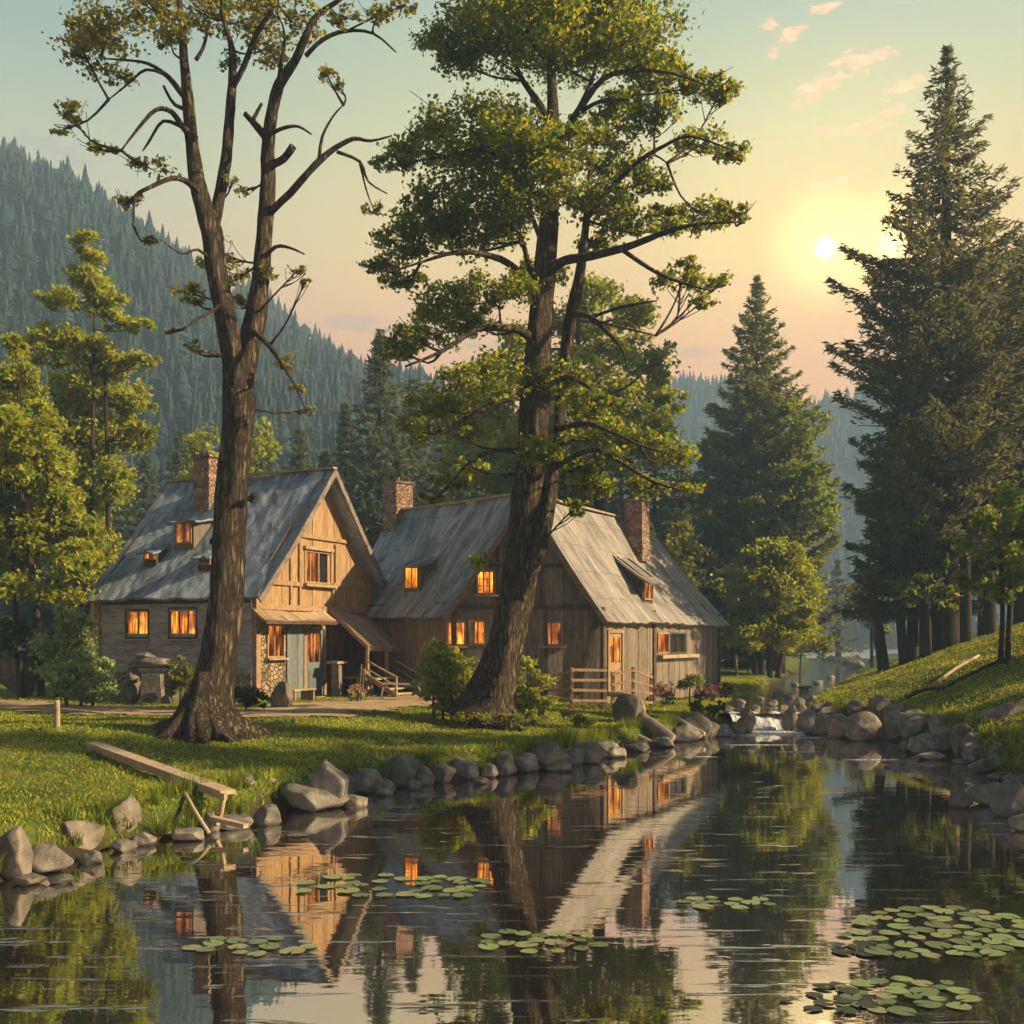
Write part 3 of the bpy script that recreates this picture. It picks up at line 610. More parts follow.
broadleaf('birch_tree', 'leafy yellow-green tree cut by the left edge of the view', 'tree', 42, 33,
  [(14,352,14,20),(18,385,24,26),(34,412,18,16),(22,430,34,30),(50,462,28,22),(28,480,40,36),(66,500,30,20),(50,530,42,30),(85,525,18,16),(78,560,24,26),(20,545,44,36),(5,470,40,40),(-20,520,50,60),(60,590,26,16),(-15,410,36,50),(20,590,34,16)], 'leaf_yellow', .18, 2.9, ((0,-.4),(.5,.3),(-.6,-.6)), .10)
broadleaf('bush', 'pale blue-green bush spilling over beside the stone house corner', 'bush', 80, 28.5,
  [(76,625,24,18),(58,650,24,18),(80,672,36,20),(84,646,20,16),(78,668,28,20),(98,668,16,14),(100,684,18,9),(55,670,18,14),(60,612,8,8),(112,692,10,5),(72,688,26,12),(92,694,20,8)], 'leaf_pale', .12, 2.8, ((0,0),(.3,.2),(-.3,-.2)), .04, dep=.9, jy=.3, part='stem')
broadleaf('bush', 'dark round bush behind the grey boulder at far left', 'bush', 20, 32.5,
  [(12,632,26,16),(34,636,20,14),(15,648,28,12)], 'leaf_dark', .16, 1.7, ((0,0),), .05, dep=.8, jy=.3, part='stem')
broadleaf('bush', 'small green bush under the second lit window of the stone house', 'bush', 180, 29.6,
  [(180,668,14,14),(186,680,16,12),(174,688,12,9)], 'leaf_bush', .11, 1.6, ((0,0),), .03, dep=.7, jy=.15, part='stem')
broadleaf('bush', 'low dark green plants at the stone foot of the house corner', 'bush', 247, 27.6,
  [(247,696,16,12),(232,690,14,12),(262,702,14,8)], 'leaf_dark', .11, 1.5, ((0,0),), .02, dep=.7, jy=.15, part='stem')
broadleaf('bush', 'yellow-green rounded bush left of the leaning trunk', 'bush', 443, 27.2,
  [(440,652,20,14),(458,662,18,16),(430,668,18,16),(446,676,26,18),(440,692,26,12),(463,690,14,12),(424,686,14,14),(442,703,26,9)], 'leaf_yellow', .12, 1.8, ((0,0),(.2,.1),(-.2,-.1)), .03, dep=.9, jy=.3, part='stem')
broadleaf('bush', 'yellow-green rounded bush right of the leaning trunk', 'bush', 526, 27.6,
  [(524,668,16,14),(538,684,16,14),(518,690,20,18),(534,704,20,12),(512,706,16,10),(524,712,26,8),(545,698,10,10)], 'leaf_yellow', .12, 1.8, ((0,0),(.2,.1),(-.2,-.1)), .03, dep=.9, jy=.3, part='stem')
broadleaf('young_tree', 'small bright yellow-green tree seen just left of the forked trunk above the house roof', 'tree', 205, 56,
  [(205,440,16,16),(192,455,14,18),(212,465,18,20),(200,490,22,24),(215,520,24,24)], 'leaf_yellow', .3, 1.3, r=.12)
broadleaf('young_tree', 'bright yellow-green tree seen just right of the forked trunk above the roof ridge', 'tree', 260, 58,
  [(256,432,16,16),(270,450,14,20),(250,465,20,22),(266,485,22,20),(258,520,24,24)], 'leaf_yellow', .3, 1.3, r=.12)
broadleaf('broad_tree', 'big sunlit yellow-green tree behind the leaning tree and the grey house', 'tree', 585, 47,
  [(600,292,30,24),(630,315,28,22),(580,325,36,26),(612,350,44,28),(650,365,32,26),(560,370,44,30),(664,400,24,28),(610,400,50,34),(645,430,38,26),(560,425,48,34),(500,380,34,26),(485,415,40,30),(520,440,40,30),(470,460,34,30),(600,455,44,26),(655,450,24,18),(520,340,26,20),(500,480,40,26),(560,480,40,26)], 'leaf_yellow', .24, 2.1, ((0,0),(.5,.5),(-.5,-1)), .3, jy=2, tint=(.85,.88,.9))
broadleaf('young_tree', 'small pale green tree beside the chimney end of the grey house', 'tree', 684, 52,
  [(684,536,14,14),(676,552,16,14),(692,552,12,14),(682,574,16,18)], 'leaf_bush', .26, 1.3, r=.08)
broadleaf('round_tree', 'round sunlit tree with several stems by the stream beyond the grey house', 'tree', 766, 57.5,
  [(768,556,26,16),(746,576,22,20),(795,570,26,20),(775,585,36,22),(810,592,18,18),(740,598,18,18),(785,606,34,18),(758,614,28,14),(808,610,14,10),(720,590,10,12),(775,550,30,12),(775,622,44,14),(745,632,30,14),(800,630,28,14),(770,640,44,12)], 'leaf_yellow', .22, 3.2, ((-.5,-.8),(-.2,-.2),(.2,.3),(.6,1.0)), .13, jy=1.2)
broadleaf('low_bush', 'low yellow-green bush at the foot of the round tree by the stream', 'bush', 800, 62,
  [(796,634,20,14),(812,642,18,10),(785,646,18,10),(822,650,12,6)], 'leaf_bush', .22, 1.5, ((0,0),), .04, jy=.5, part='stem')
broadleaf('low_bush', 'low dark bush in front of the round tree by the stream', 'bush', 748, 58,
  [(742,650,16,8),(760,654,14,7)], 'leaf_dark', .2, 1.4, ((0,0),), .03, jy=.3, part='stem')
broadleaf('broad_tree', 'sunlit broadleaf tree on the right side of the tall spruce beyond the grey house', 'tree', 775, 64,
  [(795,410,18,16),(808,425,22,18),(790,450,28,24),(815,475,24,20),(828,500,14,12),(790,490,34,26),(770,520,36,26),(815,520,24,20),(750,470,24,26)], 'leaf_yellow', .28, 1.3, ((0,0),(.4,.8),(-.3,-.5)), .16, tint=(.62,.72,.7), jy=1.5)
broadleaf('young_tree', 'light green round tree at the lake end of the stream left of the dark trunks', 'tree', 872, 70,
  [(862,592,16,14),(880,585,14,16),(870,606,22,14),(890,610,16,14),(852,606,12,10),(882,626,16,8)], 'leaf_bush', .3, 1.5, ((0,0),(.5,-.8)), .1)
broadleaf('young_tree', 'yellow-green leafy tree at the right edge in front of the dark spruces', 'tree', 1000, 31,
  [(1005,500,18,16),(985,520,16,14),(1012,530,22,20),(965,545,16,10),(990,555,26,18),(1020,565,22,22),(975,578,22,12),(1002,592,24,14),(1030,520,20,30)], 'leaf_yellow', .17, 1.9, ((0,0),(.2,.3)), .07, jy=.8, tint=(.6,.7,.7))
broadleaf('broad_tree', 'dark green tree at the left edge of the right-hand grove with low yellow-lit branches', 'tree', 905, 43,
  [(900,560,26,18),(885,580,22,16),(915,590,26,16),(880,545,18,14),(940,570,26,20),(905,530,28,18),(968,560,28,24),(950,600,22,12),(872,600,10,8)], 'leaf_tree', .28, 1.2, ((0,-.3),(.9,.2),(1.6,.4)), .17, jy=1.8, tint=(.6,.65,.7))

# ------------------------------------------------------------------ conifers
def conifer(name, label, px, ytop, Y, prof, base_t=.93, mat='needle', leaf=.22, dens=1.0, whorl=.34, r=.3, group=None, tint=(1,1,1), asym=0.0, up=.35):
    """prof: [(t, radius m)], t 0 at the tip, 1 at the ground"""
    x = (px-512)*Y/F; z0 = hz(x, Y); zt = EYE+(640-ytop)*Y/F; Hh = zt-z0
    t = thing(name, label, 'tree', (x, Y, z0), group)
    mb = MB(); mb.tube([(x,Y,z0-.3),(x+.05,Y,z0+Hh*.35),(x-.04,Y,z0+Hh*.7),(x,Y,zt-.2)], [r*1.25, r*.85, r*.45, .02], n=9, jit=.08, sub=6)
    pt = [p[0] for p in prof]; pr = [p[1] for p in prof]
    P = []; C = []; D = []
    zz = .25
    while zz < Hh*base_t:
        tt = zz/Hh; Rm = np.interp(tt, pt, pr); nb = 5+int(Rm*1.6)
        a0 = rnd.random()*6.28
        wv = .82+.25*rnd.random()
        for k in range(nb):
            a = a0+2*math.pi*k/nb+rnd.uniform(-.35,.35)
            Lb = Rm*wv*rnd.uniform(.62,1.12)*(1-asym*math.cos(a))
            if Lb < .1: continue
            n = max(14, int(dens*27*Lb*(Lb*.45+.5)/(leaf*leaf*10)))
            s = rng.uniform(.08,1,n)**.75
            lat = rng.normal(size=n)*(.05+.2*Lb*np.sin(np.clip(s,0,1)*2.9)*.55)
            zo = Lb*(-.42*s+(.22+up*.6)*s*s)+rng.normal(size=n)*.09-np.abs(lat)*.3
            X = x+np.cos(a)*s*Lb-np.sin(a)*lat; Yc = Y+np.sin(a)*s*Lb+np.cos(a)*lat
            P.append(np.stack([X, Yc, zt-zz+zo], -1)); D.append(np.stack([np.cos(a)-np.sin(a)*lat*1.2/Lb, np.sin(a)+np.cos(a)*lat*1.2/Lb, np.full(n,-.35)+s*.5], -1)); C.append(np.full(n, rnd.uniform(.75,1.25))*rng.uniform(.8,1.2,n))
            if Lb > .9 and k % 2 == 0:
                e = Lb*.8; mb.tube([(x,Y,zt-zz), (x+math.cos(a)*e*.5, Y+math.sin(a)*e*.5, zt-zz-.16*Lb), (x+math.cos(a)*e, Y+math.sin(a)*e, zt-zz-.42*e+.3*e*.8)], [.05,.03,.012], n=4, jit=0, sub=1)
        zz += whorl*(.55+.5*min(Rm,3)/2)*rnd.uniform(.8,1.25)
    P = np.concatenate(P); C = np.concatenate(C)
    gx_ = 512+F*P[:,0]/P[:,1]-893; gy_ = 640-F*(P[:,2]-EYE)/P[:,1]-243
    kp = (gx_**2+gy_**2 > 15**2) | (rng.random(len(P)) < .10); P, C = P[kp], C[kp]; D = [np.concatenate(D)[kp]]   # needles thinned along the camera line to the added second sky glow
    V, Fc = leaf_cloud(P, leaf*1.25, np.array([0,0,.5]), aspect=.26, dirs=np.concatenate(D))
    hv = rng.normal(size=len(P))*.1
    col = np.stack([C*(1+hv)*tint[0], C*tint[1], C*(1-hv)*tint[2]], -1).clip(.2,2)
    mb.build('trunk', M['bark_dark'], t)
    np_mesh('crown', V, Fc, np.repeat(col,4,0), False, M[mat], t)
    return t
def cp(R_, full=.75): return [(0,.05),(.1,R_*.22),(.3,R_*.55),(.55,R_*.9),(full,R_),(1,R_*.85)]
conifer('spruce_tree', 'tallest dark spruce rising over the grove on the right bank, sun at its left side', 947, 45, 43,
   [(0,.05),(.06,.75),(.12,1.4),(.18,1.8),(.25,2.2),(.3,2.9),(.36,3.9),(.42,4.4),(.5,4.5),(.6,4.3),(.72,4.0),(.85,3.3),(1,2)], base_t=.84, leaf=.27, dens=.95, r=.42, whorl=.6, up=.6, asym=.03)
conifer('spruce_tree', 'dark spruce at the right edge behind the tallest one', 1022, 235, 46,
   [(0,.05),(.1,1.0),(.3,2.7),(.5,3.8),(.75,4.2),(1,3)], base_t=.86, leaf=.34, dens=1.3, r=.3)
conifer('spruce_tree', 'dark spruce in the middle of the right grove between the tallest and the edge', 984, 270, 47,
   [(0,.05),(.1,1.0),(.3,2.7),(.5,3.8),(.75,4.0),(1,3)], base_t=.84, leaf=.34, dens=1.3, r=.24)
conifer('spruce_tree', 'shorter dark spruce low at the left side of the right grove', 912, 395, 44.5,
   [(0,.05),(.1,.8),(.3,2.1),(.6,3.1),(.8,3.1),(1,2)], base_t=.8, leaf=.32, dens=1.1, r=.2)
for (px, Y, ty, lb) in [(884,43,565,'slim bare dark trunk leaning out at the left edge of the right grove'),(925,42.5,420,'bare dark trunk just left of the tallest spruce trunk'),(966,42,400,'bare dark trunk just right of the tallest spruce trunk'),(990,43,400,'bare dark trunk near the yellow-green tree at the right edge'),(938,46,420,'thin bare trunk deep behind the tallest spruce')]:
    x = (px-512)*Y/F; z0 = hz(x, Y); t = thing('tree_trunk', lb, 'tree', (x,Y,z0), 'bare trunks in the right grove')
    zt = EYE+(640-ty)*Y/F; mb = MB(); ln = rnd.uniform(-.5,.2)-(.35 if px == 884 else 0)
    mb.tube([(x,Y,z0-.2),(x+ln*.3,Y,z0+(zt-z0)*.4),(x+ln,Y,zt)], [.24,.18,.09], n=9, jit=.1, sub=5)
    for k in range(5):
        q = .5+.1*k; a = rnd.random()*6.28; zc = z0+(zt-z0)*q; xx = x+ln*q; l_ = rnd.uniform(.5,1.1)
        mb.tube([(xx,Y,zc),(xx+math.cos(a)*l_*.5,Y+math.sin(a)*l_*.5,zc+.1),(xx+math.cos(a)*l_,Y+math.sin(a)*l_,zc+.4)], [.05,.03,.01], n=5, jit=0, sub=2)
    mb.build('trunk', M['bark_dark'], t)
conifer('spruce_tree', 'tall pointed spruce standing alone beyond the grey house, lit from the right', 757, 275, 67, cp(5.3,.65), base_t=.95, mat='needle_warm', leaf=.34, dens=1.4, whorl=.5, up=.55)
conifer('spruce_tree', 'dark spruce close at the left side of the tall pointed one beyond the grey house', 706, 440, 70, cp(3.4), leaf=.34, dens=1.2, whorl=.5)
BG = [(380,328,62,3.4,'pointed spruce rising above the gap between the two houses'),(346,402,66,3.2,'small spruce left of the pointed one above the gap between the houses'),
 (412,378,66,3.3,'dark spruce right of the pointed one behind the grey house chimney'),(446,395,70,3.4,None),(478,400,64,3.2,None),(300,428,70,3.3,None),(325,450,64,3.2,None),(262,438,72,3.5,None),(226,455,70,3.3,None),(180,430,74,3.6,None),
 (145,455,66,3.2,None),(112,440,70,3.4,None),(515,430,68,3.4,None),(548,440,64,3.2,None),(585,430,70,3.4,None),(622,440,66,3.3,None),(655,430,70,3.5,None),(682,455,64,3.2,None),(730,490,66,3.2,None),(70,420,72,3.6,None),(25,400,70,3.8,None),
 (400,455,58,3.0,None),(435,470,57,2.8,None),(360,470,58,2.8,None),(640,500,57,2.8,None),(600,500,57,2.8,None),(668,520,56,2.6,None),(280,480,60,2.8,None)]
for (px, yt, Y, R_, lb) in BG:
    conifer('spruce_tree', lb or 'dark spruce in the wood standing close behind the two houses', px, yt, Y, cp(R_,.8), base_t=.97, leaf=.42, dens=1.0, whorl=.55, tint=(.85,.95,1.05),
        group=None if lb else 'spruces in the wood behind the houses', up=.3)
for (tx, ty_, th_, lb) in [(21.5,21.0,14,'unseen spruce added beyond the right edge to shade the lawn by the leaning tree'),(26,16.6,18,'unseen tall spruce added for its shadow beyond the right edge on the slope above the slab rocks'),(18.5,17.5,6,'unseen low spruce added for its shadow beyond the right edge near the rocks in the water'),(25,28.8,9,'unseen slim spruce added to shade the slope, beyond the right edge behind the yellow-green tree'),(23,25,9,'unseen slim spruce added to shade the slope, beyond the right edge above the fallen branches')]:  # unseen spruces, added to throw shade on the lawn and right slope
    pz = hz(tx, ty_); conifer('spruce_tree', lb, 512+tx/ty_*F, 640-(pz+th_-EYE)*F/ty_, ty_, cp(th_*.17,.8), base_t=.9, leaf=.3, dens=.9, whorl=.45)
conifer('spruce_tree', 'small dark spruce far off at the lake shore', 838, 560, 120, cp(3.2), leaf=.6, dens=.8, whorl=.8)

# far forest: one mass of low firs on the hills
def fir_template(seed):
    r_ = np.random.default_rng(seed); V = []; Fc = []
    nl, ns = 11, 12
    for l in range(nl):
        if seed >= 6:   # round-headed broadleaf among the firs
            zb = .12+.07*l; zt = min(1, zb+.24); rb = .3*math.sin(math.pi*(l+.7)/(nl+.6))**.6*r_.uniform(.85,1.15); b0 = len(V)
            for k in range(ns):
                a = 2*math.pi*k/ns+l; q = rb*r_.uniform(.7,1.2); V.append((math.cos(a)*q, math.sin(a)*q, zb+r_.uniform(-.04,.04)))
            V.append((0,0,zt))
            for k in range(ns): Fc.append((b0+k, b0+(k+1)%ns, b0+ns))
            continue
        t0 = l/nl; zb = .06+t0*.86; zt = min(1, zb+.2); rb = ((1-t0)**.85*.19+.012)*r_.uniform(.8,1.15); b0 = len(V)
        a0 = r_.random()*6
        for k in range(ns):
            a = a0+2*math.pi*k/ns; q = rb*r_.uniform(.75,1.25)*(1 if k%2 else .5)
            V.append((math.cos(a)*q, math.sin(a)*q, zb-r_.uniform(0,.03)+(.0 if k%2 else .02)))
        V.append((0,0,zt))
        for k in range(ns): Fc.append((b0+k, b0+(k+1)%ns, b0+ns))
    return np.array(V), np.array(Fc)
TM = [fir_template(s) for s in range(8)]
def forest(name, label, pts, hrange):
    VV, FF, CC = [], [], []; off = 0
    for (x, y) in pts:
        ti = rnd.randrange(6) if rnd.random() < .82 else rnd.randrange(6,8); v, f = TM[ti]; h_ = rnd.uniform(*hrange)*(.75 if ti > 5 else 1)*(1.25 if rnd.random() < .08 else 1); z = hz1[(x,y)]
        w = h_*rnd.uniform(.85,1.25); VV.append(v*np.array([w,w,h_])+np.array([x,y,z-.5])); FF.append(f+off); off += len(v)
        CC.append(np.full((len(v),3), 1.0)*np.array([rnd.uniform(.6,1.5), rnd.uniform(.7,1.3), rnd.uniform(.8,1.2)])*rnd.uniform(.7,1.3)*(np.array([2.0,1.6,.9]) if ti > 5 else 1))
    o = np_mesh(name, np.concatenate(VV), np.concatenate(FF), np.concatenate(CC), False, M['needle_far'])
    tag(o, label, 'forest', kind='stuff')
def scatter(n, x0, x1, y0, y1, cond):
    x = rng.uniform(x0, x1, n); y = rng.uniform(y0, y1, n); k = cond(x, y); return x[k], y[k]
hz1 = {}
x, y = scatter(7500, -190, 45, 92, 272, lambda x, y: (np.abs(x)/y < .62) & (x < 30) & (x/y < .2) )
z = height(x, y); hz1.update({(a, b_): c for a, b_, c in zip(x.tolist(), y.tolist(), z.tolist())})
forest('forest', 'dense blue-green fir forest covering the hill behind the houses', list(zip(x.tolist(), y.tolist())), (4.5,9.5))
hz1 = {}
x, y = scatter(5600, -120, 340, 305, 456, lambda x, y: (x/y > -.25)&(x/y < .72))
z = height(x, y); hz1.update({(a, b_): c for a, b_, c in zip(x.tolist(), y.tolist(), z.tolist())})
forest('distant_forest', 'pale blue forest on the far mountain across the lake', list(zip(x.tolist(), y.tolist())), (5,9.5))
hz1 = {}
x, y = scatter(700, 10, 230, 266, 300, lambda x, y: x > 0)
z = height(x, y); hz1.update({(a, b_): c for a, b_, c in zip(x.tolist(), y.tolist(), z.tolist())})
forest('shore_forest', 'dark line of trees along the far shore of the lake', list(zip(x.tolist(), y.tolist())), (6,15))

# ------------------------------------------------------------------ grass
n = 330000
x = rng.uniform(-16, 20, n); y = 11+(rng.random(n)**1.25)*44
k = (np.abs(x/y) < .54); x, y = x[k], y[k]
d1 = sdist(POND, x, y); d2 = sdist(STREAM, x, y); d = np.minimum(d1, d2)
keep = d > .28
for a, b_, w in PATHL:
    e = b_-a; t = np.clip(((x-a[0])*e[0]+(y-a[1])*e[1])/(e@e), 0, 1); keep &= np.hypot(x-a[0]-t*e[0], y-a[1]-t*e[1]) > w*rng.uniform(.75,1.0,len(x))
for poly in ([(-7.3,31),(-4.5,37.1),(-9.8,39.5),(-12.6,33.4)], [(-2,34),(2.72,34),(8.3,44),(4,46),(0.5,42),(-4,41),(-5.6,37.4)]):
    keep &= sdist(np.array(poly), x, y) > .05
x, y, d = x[keep], y[keep], d[keep]
z = height(x, y); n = len(x)
hgt = rng.uniform(.025,.055,n)*(1+1.6*(d < 1.0)*rng.random(n)+.6*(wob(x,y,2.2,5) > .45)); a = rng.uniform(0, 6.28, n); w = rng.uniform(.010,.018,n)*(1+y/28)
le = hgt*rng.normal(0,.45,n); le2 = hgt*rng.normal(0,.45,n)
dx, dy = np.cos(a)*w, np.sin(a)*w
V = np.stack([np.stack([x-dx,y-dy,z-.01],-1), np.stack([x+dx,y+dy,z-.01],-1), np.stack([x+le,y+le2,z+hgt],-1)], 1).reshape(-1,3)
cv = rng.uniform(.65,1.3,n)*(1+.25*wob(x,y,.7,9)); hv = rng.normal(size=n)*.12
col = np.repeat(np.stack([cv*(1+hv), cv, cv*(1-hv)], -1).clip(.2,2), 3, 0)
o = np_mesh('grass', V, np.arange(3*n).reshape(n,3), col, False, M['grass']); tag(o, 'short yellow-green grass on both banks', 'grass', kind='stuff')
# weeds in the lawn
wx = rng.uniform(-15, 17, 1500); wy = rng.uniform(12, 44, 1500); wd = np.minimum(sdist(POND, wx, wy), sdist(STREAM, wx, wy)); kk_ = (wd > .4)&(np.abs(wx/wy) < .5)&(wob(wx,wy,1.1,7) > .1)
for a, b_, w in PATHL:
    e = b_-a; t = np.clip(((wx-a[0])*e[0]+(wy-a[1])*e[1])/(e@e), 0, 1); kk_ &= np.hypot(wx-a[0]-t*e[0], wy-a[1]-t*e[1]) > w
for poly in ([(-7.3,31),(-4.5,37.1),(-9.8,39.5),(-12.6,33.4)], [(-2,34),(2.72,34),(8.3,44),(4,46),(0.5,42),(-4,41),(-5.6,37.4)]): kk_ &= sdist(np.array(poly), wx, wy) > .1
wx, wy = wx[kk_], wy[kk_]; wz_ = height(wx, wy); cnt = np.repeat(np.arange(len(wx)), 16); jj = rng.normal(size=(len(cnt),3))*np.array([.09,.09,.03])
Pw = np.stack([wx,wy,wz_+.07], -1)[cnt]+jj; Vw, Fw = leaf_cloud(Pw, .075, np.array([0,0,1.2])); cw = rng.uniform(.5,1.6,len(wx))[cnt]
o = np_mesh('weeds', Vw, Fw, np.repeat(np.stack([cw*.8,cw,cw*.9],-1),4,0), False, M['leaf_bush']); tag(o, 'low broad-leaved weeds scattered through the lawn', 'weeds', kind='stuff')
# tufts hanging over the bank edge
def tufts(name, pts, label):
    Vt, Ct = [], []
    for (cx_, cy_, cz_, s_) in pts:
        m_ = 70; a = rng.uniform(0,6.28,m_); r_ = rng.random(m_)*.16*s_; hh = rng.uniform(.12,.34,m_)*s_; ln = rng.uniform(.1,.9,m_)*hh
        x0 = cx_+np.cos(a)*r_; y0 = cy_+np.sin(a)*r_; tx, ty = x0+np.cos(a)*ln, y0+np.sin(a)*ln-.05*s_; w = .014
        Vt.append(np.stack([np.stack([x0-np.sin(a)*w,y0+np.cos(a)*w,x0*0+cz_-.05],-1), np.stack([x0+np.sin(a)*w,y0-np.cos(a)*w,x0*0+cz_-.05],-1), np.stack([tx,ty,cz_+hh-ln*.3],-1)],1).reshape(-1,3))
        Ct.append(np.repeat(rng.uniform(.35,.95,(m_,1))*np.array([[.8,1,.9]]),3,0))
    V = np.concatenate(Vt); o = np_mesh(name, V, np.arange(len(V)).reshape(-1,3), np.concatenate(Ct), False, M['grass']); tag(o, label, 'grass', kind='stuff')
TP = []
seg = POND
for i in range(len(seg)):
    A_, B_ = seg[i], seg[(i+1)%len(seg)]
    if min(A_[1], B_[1]) < 8: continue
    e = B_-A_; ln = np.hypot(*e); nn = int(ln/.16)
    for k in range(nn):
        q = A_+e*(k+rnd.random())/nn; nrm = np.array([e[1],-e[0]])/ln
        off = rnd.uniform(.3,.75)
        for sg in (1,-1):
            p = q+nrm*off*sg
            if sdist(POND, np.array([p[0]]), np.array([p[1]]))[0] > .2 and wob(np.array(p[0]), np.array(p[1]), 1.5, 3) > -.25:
                TP.append((p[0], p[1], hz(p[0], p[1]), rnd.uniform(.6,1.15)))
tufts('bank_grass', TP, 'long dark grass hanging between the stones of both banks')

# ------------------------------------------------------------------ rocks
import bmesh
def rock_mesh(seed, w, dp, h, ang=.0, tilt=0.0, flat=.0):
    bm = bmesh.new(); bmesh.ops.create_icosphere(bm, subdivisions=4, radius=1)
    r_ = random.Random(seed); pl = []
    for k in range(20):
        v = Vector((r_.gauss(0,1), r_.gauss(0,1), r_.gauss(0,.8))).normalized(); pl.append((v, r_.uniform(.54,.86)))
    ph = [r_.uniform(0,6) for _ in range(6)]
    ca, sa = math.cos(ang), math.sin(ang)
    for v in bm.verts:
        p = v.co.copy()
        for nrm, dd in pl:
            q = p.dot(nrm)
            if q > dd: p -= nrm*(q-dd)*.97
        k = 1+.05*math.sin(p.x*3.1+ph[0])*math.sin(p.y*3.7+ph[1])+.03*math.sin(p.z*7+ph[2]+p.x*5)+.015*math.sin(p.y*15+ph[3])*math.sin(p.x*13+ph[4])
        p *= k; p = Vector((p.x*w, p.y*dp, p.z*h))
        ct, st = math.cos(tilt), math.sin(tilt); p = Vector((p.x*ct-p.z*st, p.y, p.x*st+p.z*ct))
        v.co = Vector((p.x*ca-p.y*sa, p.x*sa+p.y*ca, p.z))
    me = bpy.data.meshes.new('rock'); bm.to_mesh(me); bm.free()
    for p in me.polygons: p.use_smooth = True
    c = r_.uniform(.75,1.25); wm = r_.uniform(-.05,.08)
    a = me.color_attributes.new('Col','FLOAT_COLOR','POINT'); zs = np.array([v.co.z for v in me.vertices])
    a.data.foreach_set('color', np.tile(np.array([c*(1+wm),c,c*(1-wm),1],np.float32),(len(me.vertices),1)).ravel())
    me.materials.append(M['rock']); return me
rs = [100]
def rock(px, py, w, h, label, group=None, tilt=0.0, z=None, name='rock', Y=None, emb=.36, dark=1):
    """px centre, py base, size in pixels of the photograph's scale at that depth"""
    rs[0] += 1
    if z is None and Y is None: Yb = max(EYE*F/(py-640.0), 3); Yb += w*.25*Yb/F; zb = 0
    elif Y is not None: Yb = Y; zb = EYE+(640-py)*Y/F
    else: Yb = (EYE-z)*F/(py-640.0); zb = z
    k = Yb/F; X = (px-512)*k
    hw, hh = w*k/2*1.08, h*k/2*1.15
    me = rock_mesh(rs[0], hw*1.08, hw*rnd.uniform(.75,1.0), hh*1.15, rnd.uniform(-.3,.3), tilt)
    o = bpy.data.objects.new(name, me); link(o); o.location = (X, Yb, zb+hh*(1-emb))
    tag(o, label, 'rock', group)
    if dark != 1:
        at_ = me.color_attributes['Col'].data
        for q_ in at_: q_.color = (q_.color[0]*dark, q_.color[1]*dark*.95, q_.color[2]*dark*.9, 1)
g1 = 'grey rocks lining the near left bank'; g2 = 'grey rocks lining the bank below the two trees'; g3 = 'rocks on the bank below the grey house'; g4 = 'rocks heaped along the right bank'; g5 = 'rocks in the stream'
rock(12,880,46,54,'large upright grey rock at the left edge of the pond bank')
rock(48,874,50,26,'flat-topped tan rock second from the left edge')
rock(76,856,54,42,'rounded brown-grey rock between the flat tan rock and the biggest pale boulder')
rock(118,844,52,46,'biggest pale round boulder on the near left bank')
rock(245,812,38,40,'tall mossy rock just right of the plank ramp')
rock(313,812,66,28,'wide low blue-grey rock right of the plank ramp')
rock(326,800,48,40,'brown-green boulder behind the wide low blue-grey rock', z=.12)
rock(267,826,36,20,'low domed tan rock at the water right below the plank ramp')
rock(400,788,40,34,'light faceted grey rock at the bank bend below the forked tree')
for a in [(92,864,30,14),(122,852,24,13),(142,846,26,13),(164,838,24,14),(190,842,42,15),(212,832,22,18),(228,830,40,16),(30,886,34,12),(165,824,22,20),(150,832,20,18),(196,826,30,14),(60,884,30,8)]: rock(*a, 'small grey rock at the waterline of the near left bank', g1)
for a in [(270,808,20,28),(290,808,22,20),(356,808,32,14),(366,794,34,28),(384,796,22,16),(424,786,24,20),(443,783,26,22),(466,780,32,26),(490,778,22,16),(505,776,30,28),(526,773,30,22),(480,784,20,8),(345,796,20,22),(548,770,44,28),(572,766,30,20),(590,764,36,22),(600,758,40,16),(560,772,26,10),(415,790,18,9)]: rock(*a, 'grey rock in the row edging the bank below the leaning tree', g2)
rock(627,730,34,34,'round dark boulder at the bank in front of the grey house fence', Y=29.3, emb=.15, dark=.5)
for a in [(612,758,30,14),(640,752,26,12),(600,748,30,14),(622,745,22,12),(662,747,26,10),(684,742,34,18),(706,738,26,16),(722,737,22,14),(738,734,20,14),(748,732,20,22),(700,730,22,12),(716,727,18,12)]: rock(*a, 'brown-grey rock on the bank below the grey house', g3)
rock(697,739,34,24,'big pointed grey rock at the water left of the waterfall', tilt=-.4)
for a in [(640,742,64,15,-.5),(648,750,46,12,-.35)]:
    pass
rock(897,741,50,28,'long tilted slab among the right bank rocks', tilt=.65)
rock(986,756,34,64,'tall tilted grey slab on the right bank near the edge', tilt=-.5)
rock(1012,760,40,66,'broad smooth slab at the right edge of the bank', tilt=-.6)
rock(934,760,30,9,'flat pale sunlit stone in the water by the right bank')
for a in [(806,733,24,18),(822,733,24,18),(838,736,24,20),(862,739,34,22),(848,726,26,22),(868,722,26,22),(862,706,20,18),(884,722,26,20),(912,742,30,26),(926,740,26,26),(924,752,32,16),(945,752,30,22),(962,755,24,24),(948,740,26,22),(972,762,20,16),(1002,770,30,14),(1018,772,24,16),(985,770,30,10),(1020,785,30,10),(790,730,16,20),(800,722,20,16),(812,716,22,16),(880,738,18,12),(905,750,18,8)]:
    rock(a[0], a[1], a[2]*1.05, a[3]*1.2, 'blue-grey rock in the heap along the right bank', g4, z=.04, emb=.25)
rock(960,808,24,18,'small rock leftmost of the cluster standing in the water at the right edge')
rock(988,806,44,22,'low wide rock in the middle of the cluster in the water at the right edge')
